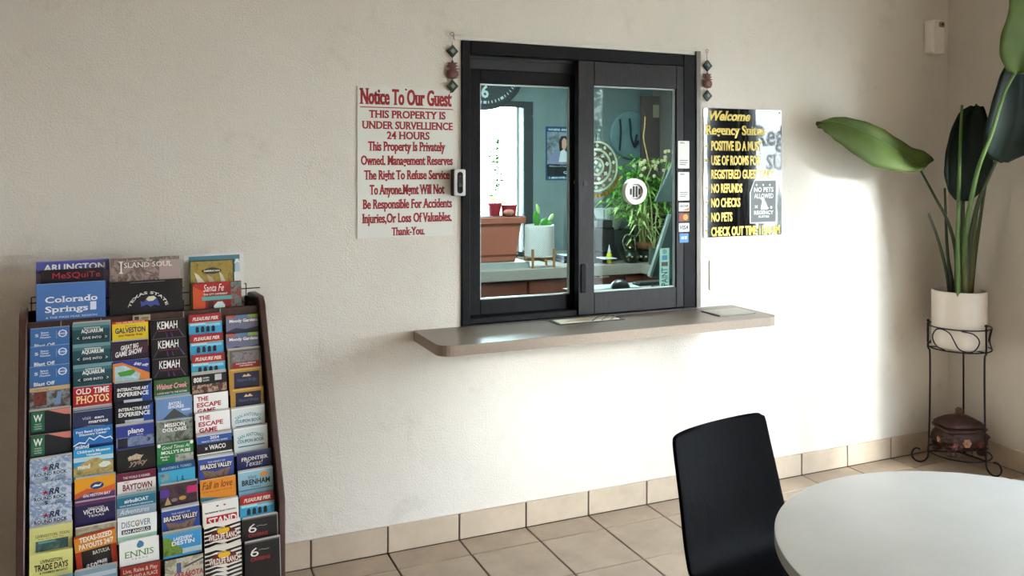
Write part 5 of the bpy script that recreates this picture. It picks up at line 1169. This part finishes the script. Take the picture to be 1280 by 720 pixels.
# monitor seen from behind and the side
def pg(L, Y): return [(at(p, q, Y).x, at(p, q, Y).z) for p, q in L]
p0 = at(812, 347, .27)
t = thing('monitor', 'thin grey display leaning behind the right edge of the pane', 'monitor', (p0.x+.1, .27, DT))
B().prism(pg([(814.5, 346.5), (839.5, 268), (864, 268), (852, 349)], .27), .273, .286).done('screen_back', mat('#46605c', .4), t, bevel=.002)
B().prism(pg([(811.5, 345.5), (836.5, 268), (839.5, 268), (814.5, 347)], .27), .268, .290).done('screen_edge', mat('#a9bdb8', .35), t)
q = at(838, 330, .30)
B().box((q.x-.09, .245, DT), (q.x+.09, .355, DT+.012)).box((q.x-.02, .31, DT+.012), (q.x+.02, .33, q.z)).box((q.x-.02, .286, q.z-.03), (q.x+.02, .33, q.z+.03)).done('stand', mat('#2a3232', .5), t)
a = at(836, 212, .42); 
t = thing('slanted_teal_plate', 'angled pale teal plate on a post above the monitor', 'holder', (a.x, .32, 1.4))  # slanted triangular teal plate of no known use
q = [at(818, 252, .32), at(846, 252, .32), at(846, 190, .32)]
B().prism([(v.x, v.z) for v in q], .31, .325).done('plate', mat('#5d7976', .4), t)
B().tube([at(846, 252, .32), Vector((at(846, 252, .32).x, .32, DT))], .008, 8).done('post', mat('#39474a', .4), t)
# card strip standing inside the pane
a = at(824.5, 357.5, .07); d = at(836.5, 310, .07)
t = thing('card_strip', 'pale vertical sticker strip of card logos inside the right pane', 'sticker', (a.x, .0, a.z))
YS = .0135
a = at(824.5, 359.5, YS); d = at(836.5, 310, YS)
B().box((a.x, YS, a.z), (d.x, YS+.001, d.z)).done('strip', mat('#9db8b4', .4), t)
wd = d.x-a.x; h = d.z-a.z; y = YS-.0004
def sq(u0, v0, u1, v1, c, nm): return flat(B(), [(a.x+u0*wd, a.z+v0*h), (a.x+u1*wd, a.z+v0*h), (a.x+u1*wd, a.z+v1*h), (a.x+u0*wd, a.z+v1*h)], y).done(nm, mat(c, .4), t)
sq(.25, .70, .8, .82, '#3f7fae', 'blue_mark'); sq(.2, .54, .85, .65, '#6a3a2c', 'brown_mark')
flat(B(), circ(a.x+wd*.52, a.z+h*.91, wd*.24, 16), y).done('round_mark', mat('#6f8f8c', .5), t)
b = B(); put_text(b, 'PAINT', 0, 0, wd*.62, h*.46, 'b', 0)
b.v = [Vector((a.x+wd*.82-v.z, y, a.z+h*.27+v.x)) for v in b.v]
b.done('lettering', mat('#2c3a3a', .5), t)
# dark dome (mouse) and papers on the desk
a = atz(775, 371, DT)
t = thing('computer_mouse', 'dark rounded mouse on the white office desk', 'mouse', (a.x, .40, DT))
B().ball((at(775, 365, .40).x, .40, DT), .055, 20, 1, 1.1, .9).done('shell', mat('#2a3138', .3), t, smooth=True)
p = at(772, 368, .45)
t = thing('loose_papers', 'loose white papers on the office desk under the pane', 'paper', (p.x, .45, DT))
for k in range(3): B().box((0, 0, 0), (.2, .11, .0015)).xf(Matrix.Translation((p.x-.30+.10*k, .40, DT+.0005+.0017*k)) @ Matrix.Rotation(R(8-9*k), 4, 'Z')).done('sheet', mat('#d6dddd', .5), t)
p = at(796, 362, .45)
t = thing('keyboard', 'dark keyboard lying on the office desk', 'keyboard', (p.x+.1, .45, DT))
B().box((p.x-.0, .425, DT), (p.x+.18, .50, DT+.014)).done('keyboard_case', mat('#26302f', .5), t, bevel=.003)
b = B()
for i in range(8):
    for j in range(3): b.box((p.x+.006+.0215*i, .43+.022*j, DT+.014), (p.x+.006+.0215*i+.018, .43+.022*j+.018, DT+.019))
b.done('keycaps', mat('#37423f', .5), t)
# rosette hanging inside the pane
c_ = at(745.5, 208, .05); r0 = at(772, 208, .05).x-c_.x
t = thing('hanging_rosette', 'round cream and gold openwork rosette hanging inside the right pane', 'ornament', (c_.x, .05, c_.z-r0))
def ring(r1, r2, c, nm, y=.05, n=48):
    vs = []; fs = []
    for rr_, yy in ((r1, y-.002), (r2, y-.002), (r2, y+.002), (r1, y+.002)):
        for k in range(n): vs.append((c_.x+rr_*math.cos(2*math.pi*k/n), yy, c_.z+rr_*math.sin(2*math.pi*k/n)*1.05))
    for i in range(4):
        for k in range(n): fs.append((i*n+k, i*n+(k+1) % n, ((i+1) % 4)*n+(k+1) % n, ((i+1) % 4)*n+k))
    return B().add(vs, fs).done(nm, mat(c, .4), t)
ring(r0*.93, r0, '#d9d3b8', 'outer_ring'); ring(r0*.62, r0*.70, '#d9d3b8', 'middle_ring'); ring(r0*.28, r0*.36, '#d9d3b8', 'inner_ring'); ring(r0*.72, r0*.90, '#5f5a2c', 'olive_band', .054); ring(r0*.38, r0*.60, '#5a2f24', 'brown_band', .054)
b = B()
for rad, n, s in ((.81, 14, .085), (.5, 8, .10), (.16, 4, .09)):
    for k in range(n):
        q = 2*math.pi*k/n+.2; x_, z_ = c_.x+r0*rad*math.cos(q), c_.z+r0*rad*math.sin(q)*1.05
        b.prism([(x_+r0*s*math.cos(q+j*math.pi/2), z_+r0*s*math.sin(q+j*math.pi/2)) for j in range(4)], .046, .050)
b.done('cream_motif', mat('#e6e1cc', .4), t)
b = B()
for k in range(15):
    q = R(212+k*9); x_, z_ = c_.x+r0*1.13*math.cos(q), c_.z+r0*1.2*math.sin(q)
    b.ball((x_, .05, z_), r0*.11, 8, .8, .5, 1)
b.done('marigold_fringe', mat('#c98a1c', .5, var=.3, vs=60), t, smooth=True)
B().tube([(c_.x, .05, c_.z+r0*1.03), (c_.x, .05, c_.z+r0*1.35)], .002, 6).done('hook', mat('#6a6a5c', .4), t)

# ------------------------------------------------------------------ outdoors (behind the panes and in reflections)
def foliage_ball(nm, lab, cat, c, r, n, col, seed, sz=(1, 1, 1)):
    rnd = random.Random(seed); t = thing(nm, lab, cat, (c[0], c[1], -.06))
    b = B()
    for k in range(n):
        v = Vector((rnd.gauss(0, 1), rnd.gauss(0, 1), rnd.gauss(0, 1))).normalized()*r*rnd.uniform(.6, 1)
        q = Vector(c)+Vector((v.x*sz[0], v.y*sz[1], v.z*sz[2])); blades(b, q, 3, r*.28, r*.09, 1, rnd, .3, .3)
    tag(b.done('foliage', mat(col, .6, var=.3, vs=3), t), kind='stuff')
    B().tube([(c[0], c[1], -.06), (c[0]+.03, c[1], c[2])], .05, 8).done('trunk', mat('#4a3a2a', .8), t)
for k in range(4): foliage_ball('garden_shrub', 'green shrub outside the lobby glazing, %s along the walk' % ['first', 'second', 'third', 'fourth'][k], 'shrub', (9.6+.3*k, -3.2-1.9*k, .75), .72, 220, '#5f7a2c', 20+k)
foliage_ball('window_shrub', 'bright yellow-green shrub just outside the office window', 'shrub', (2.86, 3.62, 1.16), .30, 120, '#b9b82c', 31)
t = thing('entrance_canopy', 'white fabric entrance canopy with dark lettering outside the lobby', 'canopy', (7.0, -4.5, 0))
B().box((7.0, -6.2, 1.62), (7.02, -3.9, 2.28)).done('valance', mat('#b9b6b0', .7), t)
B().add([(7.0, -6.2, 2.28), (7.0, -3.9, 2.28), (8.6, -3.9, 3.0), (8.6, -6.2, 3.0), (7.0, -6.2, 2.30), (7.0, -3.9, 2.30), (8.6, -3.9, 3.02), (8.6, -6.2, 3.02)], [(0,1,2,3), (4,7,6,5), (0,4,5,1), (1,5,6,2), (2,6,7,3), (3,7,4,0)]).done('roof_fabric', mat('#a9a6a0', .7), t)
for yy in (-6.15, -3.95): B().tube([(7.01, yy, -.06), (7.01, yy, 2.28)], .03, 8).tube([(8.55, yy, -.06), (8.55, yy, 3.0)], .03, 8).done('post', mat('#2a2a2c', .5), t)
b = B(); put_text(b, 'Regency', 0, 0, .25, 1.25, 'F', 0); put_text(b, 'SUITES', .0, -.30, .18, .80, 'F', 0)
b.v = [Vector((6.996, -4.22+v.x, 1.97+v.z)) for v in b.v]
b.done('lettering', mat('#16161a', .6), t)
t = thing('white_building', 'pale building beyond the office window, washed out by daylight', 'building', (0, 16, 0))
B().box((-9, 16, -.06), (6, 22, 5.2)).done('wall', mat('#e9eceb', .8), t)
B().box((-9.3, 15.7, 5.2), (6.3, 22.3, 5.5)).done('roof', mat('#b9c4c6', .8), t)
for k in range(5): f_ = B().box((-6+2.4*k, 15.95, 1.0), (-4.9+2.4*k, 16.0, 2.5)).done('window', mat('#9fd0d6', .4), t); B().box((-5.95+2.4*k, 15.94, 1.72), (-4.95+2.4*k, 15.95, 1.78)).done('glazing_bar', mat('#ffffff', .5), f_)
foliage_ball('added_sun_filter_tree', 'unseen leafy tree added outside to filter sun at the third lobby window', 'tree', (6.15, -8.0, 2.0), 1.05, 420, '#4f6f2c', 50)  # added out of view to break up low sun entering the third window
